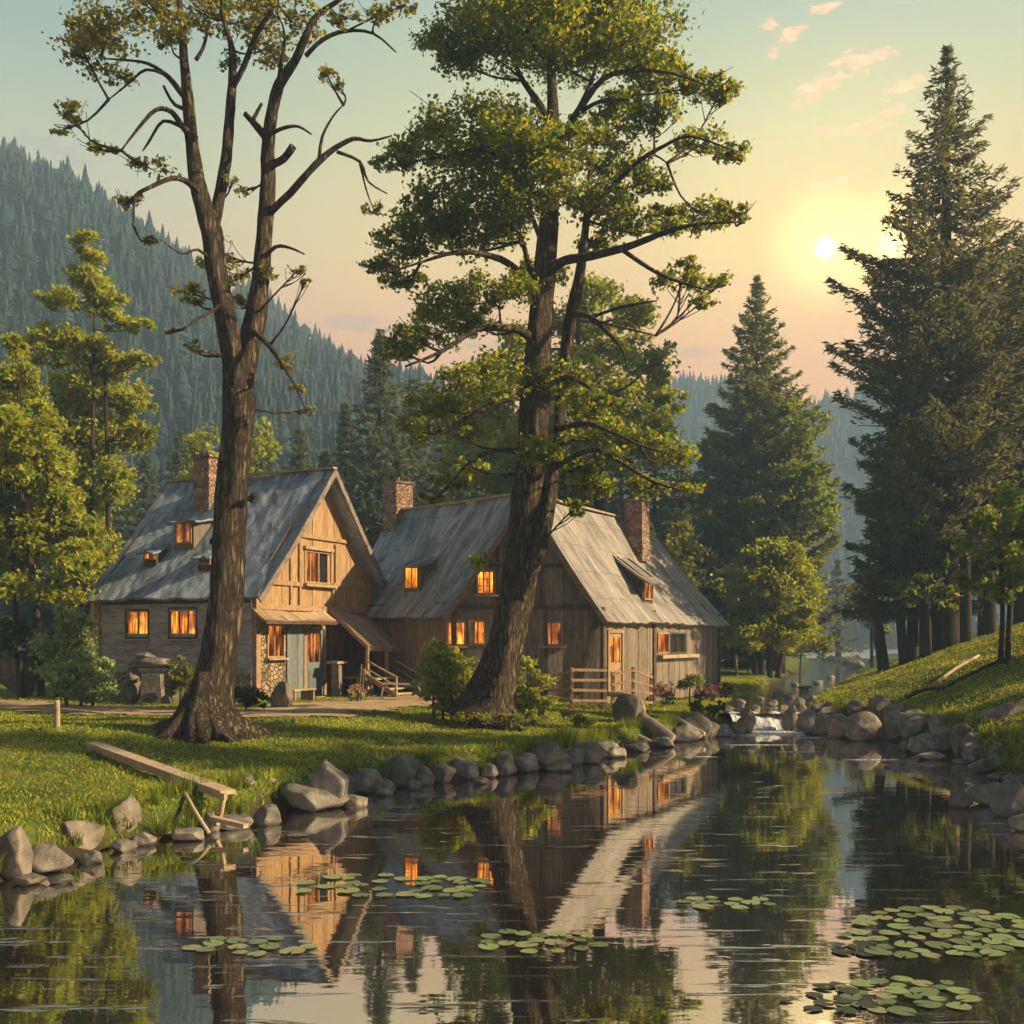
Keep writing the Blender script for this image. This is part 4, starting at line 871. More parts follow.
rock(1012,818,44,34,'biggest rock of the cluster in the water at the right edge')
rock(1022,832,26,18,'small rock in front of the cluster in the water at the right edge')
for (px, py, w, h) in [(772,706,22,9),(790,698,18,8),(756,712,16,10),(806,690,20,8),(778,694,16,6),(818,684,16,6),(740,706,20,12),(728,712,18,10),(760,700,14,6),(800,704,16,10),(830,678,14,5),(795,686,14,5),(745,716,16,12),(784,712,16,10)]:
    rock(px, py, w*.72, h*.7, 'small wet rock in the stream above the waterfall', g5, z=.47)
rock(852,668,22,10,'dark boulder near the lake end of the stream', z=.5)
rock(20,690,46,42,'big smooth grey boulder lying on the lawn at far left', Y=34.0, emb=.25)
rock(284,712,24,30,'dark rounded boulder by the steps of the stone house', Y=28.6, emb=.2)
for a in [(832,720,24,18),(878,708,24,18),(895,716,28,20),(918,728,26,18),(940,730,26,20),(962,738,24,22),(855,712,22,16),(900,728,30,22),(930,746,22,16),(975,748,22,20),(997,760,20,20),(820,712,20,14),(1000,780,24,12),(960,764,20,10)]:
    p_ = ground(a[0], a[1], 18, 45); rock(a[0], a[1]+3, a[2], a[3], 'blue-grey rock in the heap along the right bank', g4, Y=p_.y)
for (px, py, w, h, lb) in [(150,702,16,10,'small stone left of the grey block beside the stone house'),(166,704,14,9,'small stone in front of the grey block beside the stone house')]: rock(px, py, w, h, lb, Y=29.8)

# ------------------------------------------------------------------ houses
class Parts:
    """every beam its own part"""
    def __init__(s, name, mat, parent): s.k = (name, mat, parent)
    def beam(s, *a, **k): m_ = MB(); m_.beam(*a, **k); return m_.build(s.k[0], M[s.k[1]], s.k[2])
class Wall:
    def __init__(s, A, B, out, z0=.75):
        s.A = Vector((A[0],A[1],0)); s.B = Vector((B[0],B[1],0)); s.len = (s.B-s.A).length; s.a = (s.B-s.A).normalized()
        s.n = Vector((s.a.y,-s.a.x,0))
        if s.n.dot(Vector((out[0],out[1],0))) < 0: s.n = -s.n
        s.z0 = z0
    def hit(s, px, py):
        d = Vector(((px-512)/F, 1, (640-py)/F)); t = s.A.dot(s.n)/d.dot(s.n); p = d*t
        return ((p-s.A).dot(s.a), EYE+p.z)
    def P(s, u, z, o=0.0): return Vector((s.A.x+s.a.x*u+s.n.x*o, s.A.y+s.a.y*u+s.n.y*o, z))
    def rect(s, x0, y0, x1, y1):
        a = s.hit(x0, (y0+y1)/2)[0]; b = s.hit(x1, (y0+y1)/2)[0]; zt = s.hit((x0+x1)/2, y0)[1]; zb = s.hit((x0+x1)/2, y1)[1]
        return (min(a,b), max(a,b), min(zb,zt), max(zb,zt))
def boards(mb, w, u0, u1, zb, zt, openings=(), bw=.2, th=.05, c0=1.0, vj=.18, horiz=False):
    """zb, zt: floats or functions of u"""
    fb = zb if callable(zb) else (lambda u: zb); ft = zt if callable(zt) else (lambda u: zt)
    if horiz:
        z = fb(0); top = ft(0)
        while z < top-.02:
            h_ = min(bw*rnd.uniform(.85,1.2), top-z); segs = [(u0,u1)]
            for (a,b,c,d) in openings:
                if z+h_*.5 > c and z+h_*.5 < d:
                    segs = [q for s_ in segs for q in ((s_[0],min(s_[1],a)),(max(s_[0],b),s_[1])) if q[1]-q[0] > .02]
            for (a,b) in segs:
                o = rnd.uniform(-.01,.012); cc = c0*rnd.uniform(1-vj,1+vj); t_ = th+o
                mb.box((w.P((a+b)/2, z+h_/2, t_/2-.02)), w.a*(b-a)/2, w.n*t_/2, Vector((0,0,h_*.485)), cc)
            z += h_
        return
    u = u0
    while u < u1-.02:
        ww = min(bw*rnd.uniform(.75,1.25), u1-u); um = u+ww/2; segs = [(fb, ft)]
        o = rnd.uniform(-.008,.012); cc = c0*rnd.uniform(1-vj,1+vj)
        lst = [(None,None)]
        cuts = sorted([(c,d) for (a,b,c,d) in openings if um > a and um < b])
        lo = fb; parts = []
        for (c,d) in cuts: parts.append((lo, lambda u,c=c: c)); lo = (lambda u,d=d: d)
        parts.append((lo, ft))
        a_, b_ = u+.006, u+ww-.006; t_ = th+o
        for (l_, h_) in parts:
            if h_(um)-l_(um) < .03: continue
            vs = [w.P(a_,l_(a_),-.02),w.P(b_,l_(b_),-.02),w.P(b_,l_(b_),t_-.02),w.P(a_,l_(a_),t_-.02),w.P(a_,h_(a_),-.02),w.P(b_,h_(b_),-.02),w.P(b_,h_(b_),t_-.02),w.P(a_,h_(a_),t_-.02)]
            mb.add(vs, [(0,1,5,4),(3,7,6,2),(0,3,2,1),(4,5,6,7),(0,4,7,3),(1,2,6,5)], cc)
        u += ww
def window(parent, w, r, lit_='lit', nx_=2, ny_=2, frame='timber', sill=True, fw=.055, off=0.0):
    a, b, c, d = r; f = MB(); o = .03+off; dd = .045
    f.box(w.P((a+b)/2, c-fw/2, o), w.a*((b-a)/2+fw), w.n*dd, Vector((0,0,fw/2)))
    f.box(w.P((a+b)/2, d+fw/2, o), w.a*((b-a)/2+fw), w.n*dd, Vector((0,0,fw/2)))
    for u in (a-fw/2, b+fw/2): f.box(w.P(u, (c+d)/2, o), w.a*fw/2, w.n*dd*.96, Vector((0,0,(d-c)/2)))
    for i in range(1, nx_): f.box(w.P(a+(b-a)*i/nx_, (c+d)/2, o-.03), w.a*.02, w.n*.014, Vector((0,0,(d-c)/2)))
    for i in range(1, ny_): f.box(w.P((a+b)/2, c+(d-c)*i/ny_, o-.03), w.a*(b-a)/2, w.n*.012, Vector((0,0,.011)))
    fo = f.build('window', M[frame], parent)
    p = MB(); p.box(w.P((a+b)/2, (c+d)/2, o-.06), w.a*(b-a)/2, w.n*.008, Vector((0,0,(d-c)/2))); p.build('pane', M[lit_], fo)
    if sill:
        s_ = MB(); s_.box(w.P((a+b)/2, c-fw-.03, o+.06), w.a*((b-a)/2+.12), w.n*.1, Vector((0,0,.028))); s_.build('sill', M['pale_wood'], fo)
    return fo
def slab(mb, e0, e1, r1, r0, th=.09, nu=26, nv=14, sag=.12, jag=.06, uo=0.0):
    """e0,e1 eave ends, r0,r1 ridge ends; curved down the slope"""
    e0, e1, r0, r1 = map(Vector, (e0,e1,r0,r1)); nrm = (e1-e0).cross(r0-e0).normalized()
    if nrm.z < 0: nrm = -nrm
    Lu = (e1-e0).length; Lv = (r0-e0).length
    top, uv = [], []; ej = [rnd.uniform(-jag,jag) for _ in range(nu+1)]
    ph = rnd.random()*6
    for j in range(nv+1):
        v = j/nv
        for i in range(nu+1):
            u = i/nu; p = e0.lerp(e1,u).lerp(r0.lerp(r1,u), v)
            p = p-nrm*sag*math.sin(math.pi*v)*(1-.3*v)+nrm*.02*math.sin(u*9+ph+v*4)+nrm*.012*rnd.uniform(-1,1)
            if j == 0: p += (e0-r0).normalized()*ej[i]
            # gentle sag of the ridge line
            p.z -= .06*math.sin(math.pi*u)*v
            top.append(p); uv.append((u*Lu+uo, v*Lv))
    n1 = nu+1; k = len(top)
    vs = top+[p-nrm*th for p in top]
    fs = [(j*n1+i, j*n1+i+1, (j+1)*n1+i+1, (j+1)*n1+i) for j in range(nv) for i in range(nu)]
    fs += [(k+j*n1+i, k+(j+1)*n1+i, k+(j+1)*n1+i+1, k+j*n1+i+1) for j in range(nv) for i in range(nu)]
    for i in range(nu): fs += [(i, k+i, k+i+1, i+1), (nv*n1+i, nv*n1+i+1, k+nv*n1+i+1, k+nv*n1+i)]
    for j in range(nv): fs += [(j*n1, (j+1)*n1, k+(j+1)*n1, k+j*n1), (j*n1+nu, k+j*n1+nu, k+(j+1)*n1+nu, (j+1)*n1+nu)]
    mb.add(vs, fs, 1.0, uv+uv, smooth=False)
def chimney(parent, c, w, zb, zt, ang):
    a = Vector((math.cos(ang),math.sin(ang),0)); b = Vector((-a.y,a.x,0)); m_ = MB()
    n = 10
    for k in range(n):
        z = zb+(zt-zb)*(k+.5)/n; j = rnd.uniform(-.012,.012); m_.box(Vector((c[0],c[1],z)), a*(w/2+j), b*(w/2+j*.8), Vector((0,0,(zt-zb)/n/2-.002)), rnd.uniform(.85,1.15))
    m_.box(Vector((c[0],c[1],zt+.035)), a*(w/2+.05), b*(w/2+.05), Vector((0,0,.04)), .9)
    co = m_.build('chimney', M['brick'], parent)
    p = MB(); p.tube([(c[0],c[1],zt+.06),(c[0],c[1],zt+.22),(c[0],c[1],zt+.24)], [.09,.075,.1], n=10, jit=0, sub=1); p.build('chimney_pot', M['brick'], co)
    return co
def planehit(px, py, p0, nrm):
    d = Vector(((px-512)/F, 1, (640-py)/F)); o = Vector((0,0,EYE)); t = (Vector(p0)-o).dot(nrm)/d.dot(nrm); return o+d*t
def dormer(parent, p, a, n, tan, w, h, depth_ov=.25, lit_='lit_dim', roof='roof', shed=.25, lat=.22, wall='grey_planks'):
    """p: foot of the front on the slope (world), a along ridge, n outward horizontal, tan slope of main roof"""
    a, n = Vector(a).normalized(), Vector(n).normalized(); p = Vector(p); up = Vector((0,0,1))
    L_ = (h+.0)/(tan-shed) if tan > shed else 1.0
    m_ = MB(); q = [p-a*w/2, p+a*w/2]
    f0, f1 = q[0]-up*.15, q[1]-up*.15; t0, t1_ = q[0]+up*h, q[1]+up*h; b0, b1 = q[0]-n*L_+up*(h+shed*L_), q[1]-n*L_+up*(h+shed*L_)
    m_.add([f0,f1,t1_,t0,b0,b1, q[0]-n*L_*.98+up*(tan*L_*.98-.2), q[1]-n*L_*.98+up*(tan*L_*.98-.2)], [(0,1,2,3),(0,3,4,6),(1,7,5,2)], .9)
    d = m_.build('dormer', M[wall], parent)
    r_ = MB(); slab(r_, q[0]-a*lat+n*depth_ov+up*(h-shed*depth_ov+.03), q[1]+a*lat+n*depth_ov+up*(h-shed*depth_ov+.03), q[1]+a*lat*.7-n*(L_+.12)+up*(h+shed*L_+.05), q[0]-a*lat*.7-n*(L_+.12)+up*(h+shed*L_+.05), th=.06, nu=8, nv=5, sag=.03, jag=.04)
    r_.build('dormer_roof', M[roof], d)
    w_ = Wall((q[0].x,q[0].y),(q[1].x,q[1].y),(n.x,n.y)); window_part(d, w_, (w*.14,w*.86,p.z+.08,p.z+h-.07), lit_)
def window_part(parent, w, r, lit_):
    a, b, c, d = r; f = MB()
    for (u0,u1,z0_,z1_) in ((a-.04,b+.04,c-.05,c),(a-.04,b+.04,d,d+.04),(a-.04,a,c,d),(b,b+.04,c,d)):
        f.box(w.P((u0+u1)/2,(z0_+z1_)/2,.02), w.a*(u1-u0)/2, w.n*.025, Vector((0,0,(z1_-z0_)/2)))
    f.box(w.P((a+b)/2,(c+d)/2,.028), w.a*.015, w.n*.012, Vector((0,0,(d-c)/2)))
    f.build('window_frame', M['timber'], parent)
    p = MB(); p.box(w.P((a+b)/2,(c+d)/2,.012), w.a*(b-a)/2, w.n*.006, Vector((0,0,(d-c)/2))); p.build('pane', M[lit_], parent)
def door(parent, w, r, mat, glass='glass', frame='timber', glow=False):
    a, b, c, d = r; f = MB(); 
    for (u0,u1,z0_,z1_) in ((a-.1,a,c,d+.1),(b,b+.1,c,d+.1),(a,b,d,d+.1)): f.box(w.P((u0+u1)/2,(z0_+z1_)/2,.045), w.a*(u1-u0)/2, w.n*.05, Vector((0,0,(z1_-z0_)/2)))
    do = MB(); zs = c+(d-c)*.46
    do.box(w.P((a+b)/2,(c+zs)/2,.02), w.a*(b-a)/2, w.n*.03, Vector((0,0,(zs-c)/2)))
    for (u0,u1,z0_,z1_) in ((a,a+.12,zs,d),(b-.12,b,zs,d),(a+.12,b-.12,d-.14,d),(a+.12,b-.12,zs,zs+.1)): do.box(w.P((u0+u1)/2,(z0_+z1_)/2,.02), w.a*(u1-u0)/2, w.n*.03, Vector((0,0,(z1_-z0_)/2)))
    do.box(w.P((a+b)/2,(zs+d)/2,.015), w.a*.02, w.n*.02, Vector((0,0,(d-zs)/2-.14)))
    do.box(w.P((a+b)/2,(c+zs)/2,.055), w.a*((b-a)/2-.16), w.n*.008, Vector((0,0,(zs-c)/2-.14)), .8)
    dob = do.build('door', M[mat], parent); f.build('door_frame', M[frame], dob)
    g = MB(); g.box(w.P((a+b)/2,(zs+.1+d-.14)/2,.0), w.a*((b-a)/2-.12), w.n*.006, Vector((0,0,(d-zs-.24)/2))); g.build('pane', M[glass], dob)
    h_ = MB(); h_.tube([w.P(b-.09,zs-.08,.05),w.P(b-.09,zs-.08,.1),w.P(b-.2,zs-.08,.11)],[.014,.014,.012],n=7,jit=0,sub=1); h_.build('handle', M['lantern_metal'], dob)

# --- house one
GZ0 = .9
C1 = Vector((-7.3,31,0)); u1v = Vector((.413,.911,0)).normalized(); v1v = Vector((-.911,.413,0)).normalized(); W1, LN1 = 6.7, 5.8
h1 = thing('stone_timber_house', 'stone and tan timber house with steep grey roof left behind the forked tree', 'house', (C1.x, C1.y, GZ0))
p1 = lambda x_, y_, z_: C1+u1v*x_+v1v*y_+Vector((0,0,z_))
EV, RG = 4.2, 7.85
wl = Wall(C1.xy, (C1+v1v*LN1).xy, (-u1v).xy); wg = Wall(C1.xy, (C1+u1v*W1).xy, (-v1v).xy)
wb_ = Wall((C1+v1v*LN1).xy, (C1+v1v*LN1+u1v*W1).xy, v1v.xy); wr_ = Wall((C1+u1v*W1).xy, (C1+u1v*W1+v1v*LN1).xy, u1v.xy)
win_l = [wl.rect(128,611,149,637), wl.rect(171,609,197,637)]
gw = wg.rect(266,626,281,656); gd = wg.rect(304,629,322,693); uw = wg.rect(304,553,328,582)
gd = (gd[0], gd[1], .98, gd[3])
tri = lambda u: EV+(RG-EV)*(1-abs(u-W1/2)/(W1/2))-.05
split = 3.55; sx = wg.hit(284,650)[0]
inn = MB()  # dark inner shell
def prism(mb, c0, ins, zc):
    a = [p1(ins,ins,.6),p1(W1-ins,ins,.6),p1(W1-ins,LN1-ins,.6),p1(ins,LN1-ins,.6)]; t_ = [Vector((q.x,q.y,EV-.15)) for q in a]; r_ = [p1(W1/2,ins,RG-.45),p1(W1/2,LN1-ins,RG-.45)]
    mb.add(a+t_+r_, [(0,1,5,4),(1,2,6,5),(2,3,7,6),(3,0,4,7),(4,5,8),(6,7,9),(4,8,9,7),(5,6,9,8)], c0)
prism(inn, .5, .14, 0); inn.build('inner_wall', M['dark_timber'], h1)
s_ = MB(); # stone base and corner
for (u0,u1,z0_,z1_) in [(0,LN1,.6,1.75)]: s_.box(wl.P((u0+u1)/2,(z0_+z1_)/2,.0), wl.a*(u1-u0)/2, wl.n*.07, Vector((0,0,(z1_-z0_)/2)))
for (u0,u1,z0_,z1_) in [(.005,gw[0],.6,split),(gw[1],sx,.6,split),(gw[0],gw[1],.6,gw[2]),(gw[0],gw[1],gw[3],split)]: s_.box(wg.P((u0+u1)/2,(z0_+z1_)/2,.0), wg.a*(u1-u0)/2, wg.n*.06, Vector((0,0,(z1_-z0_)/2)), (1.1,1.0,.85))
s_.build('stone_wall', M['stone'], h1)
s_ = MB(); boards(s_, wl, 0, LN1, 1.75, EV-.1, win_l, bw=.3, th=.07, horiz=True, vj=.12); s_.build('side_wall', M['grey_logs'], h1)
s_ = MB(); boards(s_, wg, .06, W1-.06, split, tri, [uw], bw=.3, th=.06, vj=.13); s_.build('gable_wall', M['tan_planks'], h1)
s_ = MB(); boards(s_, wg, sx+.01, W1, .75, split-.03, [gd], bw=.22, th=.06, vj=.2); boards(s_, wb_, 0, W1, .75, tri, bw=.3); boards(s_, wr_, 0, LN1, .75, EV-.1, bw=.3); s_.build('lower_wall', M['brown_planks'], h1)
s_ = MB(); a_ = wg.hit(284,650)[0]+.03; b_ = gd[0]-.12; boards(s_, wg, a_, b_, .98, 3.2, bw=.3, th=.05); 
for v in s_.v: v += wg.n*.06
s_.build('shutter_panel', M['blue_wood'], h1)
s_ = Parts('timber_beam','timber',h1)
for (x0,y0,x1,y1,ww) in [(289,536,344,540,.11),(262,582,300,584,.13),(331,583,372,590,.13),(256,606,378,612,.16)]:
    a_, b_ = wg.hit(x0,y0), wg.hit(x1,y1); zz = (a_[1]+b_[1])/2; s_.beam(wg.P(a_[0],zz,.075), wg.P(b_[0],zz,.075), .07, ww)
for (x0,y0,y1) in [(289,540,606),(298,540,606),(334,545,606),(361,570,608),(331,584,607)]:
    u = wg.hit(x0,y0)[0]; s_.beam(wg.P(u,wg.hit(x0,y1)[1],.072), wg.P(u,min(wg.hit(x0,y0)[1],tri(u)-.1),.072), .1, .055, up=wg.n)
s_.beam(wg.P(.09,.7,.03), wg.P(.09,EV,.03), .2,.2, up=wg.n); s_.beam(wg.P(W1-.09,.7,.03), wg.P(W1-.09,EV,.03), .18,.2, up=wg.n)
s_.beam(wl.P(LN1-.1,.7,.03), wl.P(LN1-.1,EV,.03), .2,.2, up=wl.n)
s_ = MB(); boards(s_, wl, 0, LN1, EV-.45, EV-.05, bw=.5, th=.1, horiz=True); s_.build('wall_plate', M['dark_timber'], h1)
for r_ in win_l: window(h1, wl, r_, 'lit', 3 if r_[1]-r_[0] > .9 else 2, 1, 'dark_timber')
window(h1, wg, gw, 'lit_dim', 2, 1, 'timber', off=.03)
window(h1, wg, (uw[0],(uw[0]+uw[1])/2,uw[2],uw[3]), 'lit_dim', 2, 1, 'timber', sill=False); window(h1, wg, ((uw[0]+uw[1])/2+.07,uw[1]+.07,uw[2],uw[3]), 'glass', 1, 1, 'timber', sill=False)
s_ = Parts('window_lintel','pale_wood',h1); s_.beam(wg.P(uw[0]-.15,uw[2]-.12,.12), wg.P(uw[1]+.2,uw[2]-.12,.12), .2,.08); s_.beam(wg.P(uw[0]-.1,uw[3]+.12,.1), wg.P(uw[1]+.15,uw[3]+.12,.1), .1,.1)
door(h1, wg, gd, 'blue_wood', 'lit_dim')
ro = MB(); OE = .38; sl = (RG-EV)/(W1/2); GO = .5
slab(ro, p1(-OE,-GO,EV-OE*sl+.12), p1(-OE,LN1+.35,EV-OE*sl+.12), p1(W1/2,LN1+.25,RG+.12), p1(W1/2,-GO,RG+.12), sag=.16, nu=34, nv=18, jag=.05)
slab(ro, p1(W1+OE,LN1+.35,EV-OE*sl+.12), p1(W1+OE,-GO,EV-OE*sl+.12), p1(W1/2,-GO,RG+.12), p1(W1/2,LN1+.25,RG+.12), sag=.16, jag=.05)
rf = ro.build('roof', M['roof'], h1)
cp_ = MB(); cp_.beam(p1(W1/2,-GO-.03,RG+.14), p1(W1/2,LN1+.28,RG+.12), .22,.06)
cp_.build('ridge_board', M['pale_wood'], rf)
s_ = MB()
for sg in (-1,1):
    pts = []
    for k in range(9):
        v = k/8; x_ = W1/2+sg*(W1/2+OE)*(1-v); z_ = (EV-OE*sl)*(1-v)+RG*v+.02-.16*math.sin(math.pi*v)*(1-.3*v)*.75; pts.append(p1(x_,-GO-.03,z_))
    for k in range(8): s_.beam(pts[k], pts[k+1], .06, .17, over=.012)
s_.build('verge_board', M['grey_log'], rf)
n_sl = Vector((-sl*u1v.x,-sl*u1v.y,1)).normalized()
chimney(rf, (C1+u1v*2.75+v1v*3.9).xy, .62, 6.0, 8.5, math.atan2(u1v.y,u1v.x))
q = planehit(184,545,p1(0,0,EV+.12),n_sl); dormer(rf, q, v1v, -u1v, sl, .75, .72, lit_='lit_dim', shed=.15, lat=.25)
q = planehit(150,561,p1(0,0,EV+.12),n_sl); dormer(rf, q, v1v, -u1v, sl, .5, .32, lit_='lit_dim', shed=.4, lat=.1, wall='dark_timber')
q = planehit(205,566,p1(0,0,EV+.12),n_sl); dormer(rf, q, v1v, -u1v, sl, .5, .3, lit_='glass', shed=.4, lat=.1, wall='dark_timber')
# canopy over window and door, awning over the porch
s_ = MB(); a_, b_ = .0, wg.hit(322,612)[0]
slab(s_, wg.P(a_-.25,3.25,.62), wg.P(b_,3.3,.55), wg.P(b_,3.62,.04), wg.P(a_-.05,3.62,.04), th=.07, nu=12, nv=4, sag=.02, jag=.05); cn = s_.build('canopy', M['awning'], h1)
s_ = MB(); s_.beam(wg.P(a_-.22,3.2,.58), wg.P(b_,3.22,.52), .1,.1)
for u in (.05,1.3,2.4): s_.beam(wg.P(u,2.85,.07), wg.P(u,3.24,.5), .06,.06)
s_.build('canopy_bracket', M['dark_timber'], cn)
s_ = MB(); a_, b_ = wg.hit(326,612)[0], W1+.1
slab(s_, wg.P(a_,2.5,1.55), wg.P(b_,2.4,1.55), wg.P(b_-.1,3.55,.05), wg.P(a_,3.75,.05), th=.06, nu=16, nv=8, sag=-.02, jag=.04); aw = s_.build('awning', M['awning'], h1)
s_ = MB(); s_.beam(wg.P(a_+.05,2.42,1.48), wg.P(b_-.05,2.33,1.48), .09,.1); s_.beam(wg.P(a_+.05,2.44,1.5), wg.P(a_+.05,3.6,.08), .06,.08); s_.build('awning_rail', M['timber'], aw)
for u in (a_+.08, a_+1.25, b_-.1):
    s_ = MB(); s_.beam(wg.P(u,.8,1.45), wg.P(u,2.4,1.45), .1,.1, up=wg.n); s_.build('post', M['timber'], aw)
s_ = MB(); boards(s_, Wall(wg.P(W1,0,.06).xy, wg.P(W1,0,1.4).xy, u1v.xy), 0, 1.35, .8, lambda u: 3.3-.75*u, bw=.2); s_.build('porch_screen', M['brown_planks'], aw)
# lean-to behind right
s_ = MB(); slab(s_, p1(W1+2.0,-.1,2.65), p1(W1+2.0,LN1-1,2.65), p1(W1+.05,LN1-1,3.75), p1(W1+.05,-.1,3.75), th=.07, nu=12, nv=6, sag=.03); lt = s_.build('lean_to_roof', M['roof'], h1)
s_ = MB(); w_ = Wall(p1(W1+.05,.15,0).xy, p1(W1+1.8,.15,0).xy, (-v1v).xy); boards(s_, w_, 0, 1.75, .7, lambda u: 3.6-.56*u, bw=.22); w_ = Wall(p1(W1+1.8,.15,0).xy, p1(W1+1.8,LN1-1.2,0).xy, u1v.xy); boards(s_, w_, 0, LN1-1.35, .7, 2.6, bw=.22); s_.build('lean_to_wall', M['dark_timber'], h1)

# --- house two
A2 = Vector((.4,34,0)); GL = Vector((-2.0,34,0)); GR = Vector((2.72,34,0)); dL = Vector((-.72,.69,0)).normalized(); dR = Vector((.487,.873,0)).normalized()
nL = Vector((-.69,-.72,0)).normalized(); nR = Vector((.873,-.487,0)).normalized()
LL, LR = 5.2, 11.3; RZ, EZL, EZR = 7.05, 3.95, 3.72
h2 = thing('grey_plank_house', 'weathered grey plank house with two angled roof wings behind the leaning tree', 'house', (A2.x, A2.y, GZ0))
cL, cR = -nL.dot(A2-GL)*-1, 0
offL = (A2-GL).dot(-nL); offR = (A2-GR).dot(-nR)
wg2 = Wall(GL.xy, GR.xy, (0,-1)); wL = Wall(GL.xy, (GL+dL*LL).xy, nL.xy); wR = Wall(GR.xy, (GR+dR*LR).xy, nR.xy)
tri2 = lambda u: (EZL+(RZ-EZL)*u/2.4 if u < 2.4 else RZ+(EZR-RZ)*(u-2.4)/2.32)-.08
ZV = Vector((0,0,1))
ridL = A2+dL*(LL+1.2); ridR = A2+dR*(LR-1.3)
# back lines
def inter(p, d, q, e):
    det = d.x*-e.y+e.x*d.y; r_ = q-p; t = (r_.x*-e.y+e.x*r_.y)/det; return p+d*t
bLp = A2-nL*offL; bRp = A2-nR*offR
V2 = inter(bLp, dL, bRp, dR)
sh = MB(); ins = .16
base = [GL+Vector((ins,ins,0)), GR+Vector((-ins,ins,0)), GR+dR*LR-nR*ins-dR*ins, ridR-nR*offR-dR*ins, V2-ZV*0, ridL-nL*offL-dL*ins, GL+dL*LL-nL*ins-dL*ins]
nb = len(base); lo = [Vector((q.x,q.y,.6)) for q in base]; hi = [Vector((q.x,q.y,3.5)) for q in base]
ap = [Vector((A2.x,A2.y+ins,RZ-.4)), Vector((ridL.x,ridL.y,RZ-.4))-dL*ins, Vector((ridR.x,ridR.y,RZ-.4))-dR*ins]
sh.add(lo+hi+ap, [(i,(i+1)%nb,nb+(i+1)%nb,nb+i) for i in range(nb)]+[(nb,nb+1,2*nb),(nb+1,nb+2,2*nb+2,2*nb),(nb+2,nb+3,2*nb+2),(nb+3,nb+4,2*nb,2*nb+2),(nb+4,nb+5,2*nb+1,2*nb),(nb+5,nb+6,2*nb+1),(nb+6,nb,2*nb,2*nb+1)], .5)
sh.build('inner_wall', M['dark_timber'], h2)
g_w = [wg2.rect(478,572,495,593), wg2.rect(448,623,464,644), wg2.rect(471,622,484,643), wg2.rect(542,623,561,644)]
s_ = MB(); boards(s_, wg2, 0, 4.72, .7, tri2, g_w, bw=.26, th=.06, vj=.16); s_.build('gable_wall', M['grey_planks'], h2)
s_ = MB(); boards(s_, wL, 0, LL, .7, EZL-.1, bw=.26); s_.build('left_wall', M['grey_planks'], h2)
r_d = wR.rect(607,633,620,675); r_d = (r_d[0], r_d[1], 1.0, r_d[3]); r_w1 = wR.rect(657,634,667,652); r_w2 = wR.rect(669,634,684,652)
s_ = MB(); boards(s_, wR, 0, LR, .6, EZR-.1, [r_d, r_w1, r_w2], bw=.24, th=.06, vj=.2); s_.build('right_wall', M['grey_planks'], h2)
s_ = MB()
wE = Wall((GR+dR*LR).xy, (ridR-nR*offR).xy, dR.xy); boards(s_, wE, 0, wE.len, .6, lambda u: min(EZR+(RZ-EZR)*u/(wE.len/2), EZR+(RZ-EZR)*(2-u/(wE.len/2)))-.2, bw=.3)
wE2 = Wall((GL+dL*LL).xy, (ridL-nL*offL).xy, dL.xy); boards(s_, wE2, 0, wE2.len, .6, lambda u: min(EZL+(RZ-EZL)*u/(wE2.len/2), EZL+(RZ-EZL)*(2-u/(wE2.len/2)))-.2, bw=.3)
wB = Wall((ridR-nR*offR).xy, V2.xy, (-nR).xy); boards(s_, wB, 0, wB.len, .6, EZR-.1, bw=.3)
wB = Wall((ridL-nL*offL).xy, V2.xy, (-nL).xy); boards(s_, wB, 0, wB.len, .6, EZL-.1, bw=.3)
s_.build('back_wall', M['grey_planks'], h2)
s_ = Parts('timber_beam','dark_timber',h2)
s_.beam(wg2.P(0.05,3.72,.07), wg2.P(4.6,3.72,.07), .06,.14); s_.beam(wg2.P(1.0,5.0,.07), wg2.P(3.7,5.0,.07), .06,.12)
for u in (1.55,2.9): s_.beam(wg2.P(u,3.8,.07), wg2.P(u,tri2(u)-.2,.07), .11,.05, up=wg2.n)
s_.beam(wg2.P(4.0,1.0,.08), wg2.P(4.66,3.6,.08), .12,.06, up=wg2.n); s_.beam(wg2.P(.2,.7,.05), wg2.P(.2,3.7,.05), .16,.1, up=wg2.n); s_.beam(wg2.P(3.05,1.0,.07), wg2.P(3.05,3.65,.07), .1,.05, up=wg2.n)
for u in (.1, r_w1[0]-.45, LR-.1): s_.beam(wR.P(u,.6,.05), wR.P(u,EZR,.05), .16,.12, up=wR.n)
s_.beam(wR.P(0,EZR-.18,.04), wR.P(LR,EZR-.18,.04), .08,.2); s_.beam(wL.P(0,EZL-.18,.04), wL.P(LL,EZL-.18,.04), .08,.2)
for i, r_ in enumerate(g_w): window(h2, wg2, r_, 'lit' if i < 3 else 'lit_dim', 2 if i else 3, 1 if i else 3, 'timber' if i else 'timber', sill=(i != 2))
window(h2, wR, r_w1, 'lit_dim', 1, 1, 'timber', sill=False); window(h2, wR, r_w2, 'glass', 2, 1, 'dark_timber', sill=False)
s_ = MB(); a_ = r_w1[0]-.1; s_.beam(wR.P(a_,r_w1[2]-.16,.14), wR.P(wR.hit(693,655)[0],r_w1[2]-.16,.14), .26,.12); s_.build('ledge', M['pale_wood'], h2)
door(h2, wR, r_d, 'timber', 'lit')
ro = MB(); GO = .42
GLo = GL+Vector((-.0,-GO,0)); OL, OR = .34,.34
slL = (RZ-EZL)/offL; slR = (RZ-EZR)/offR
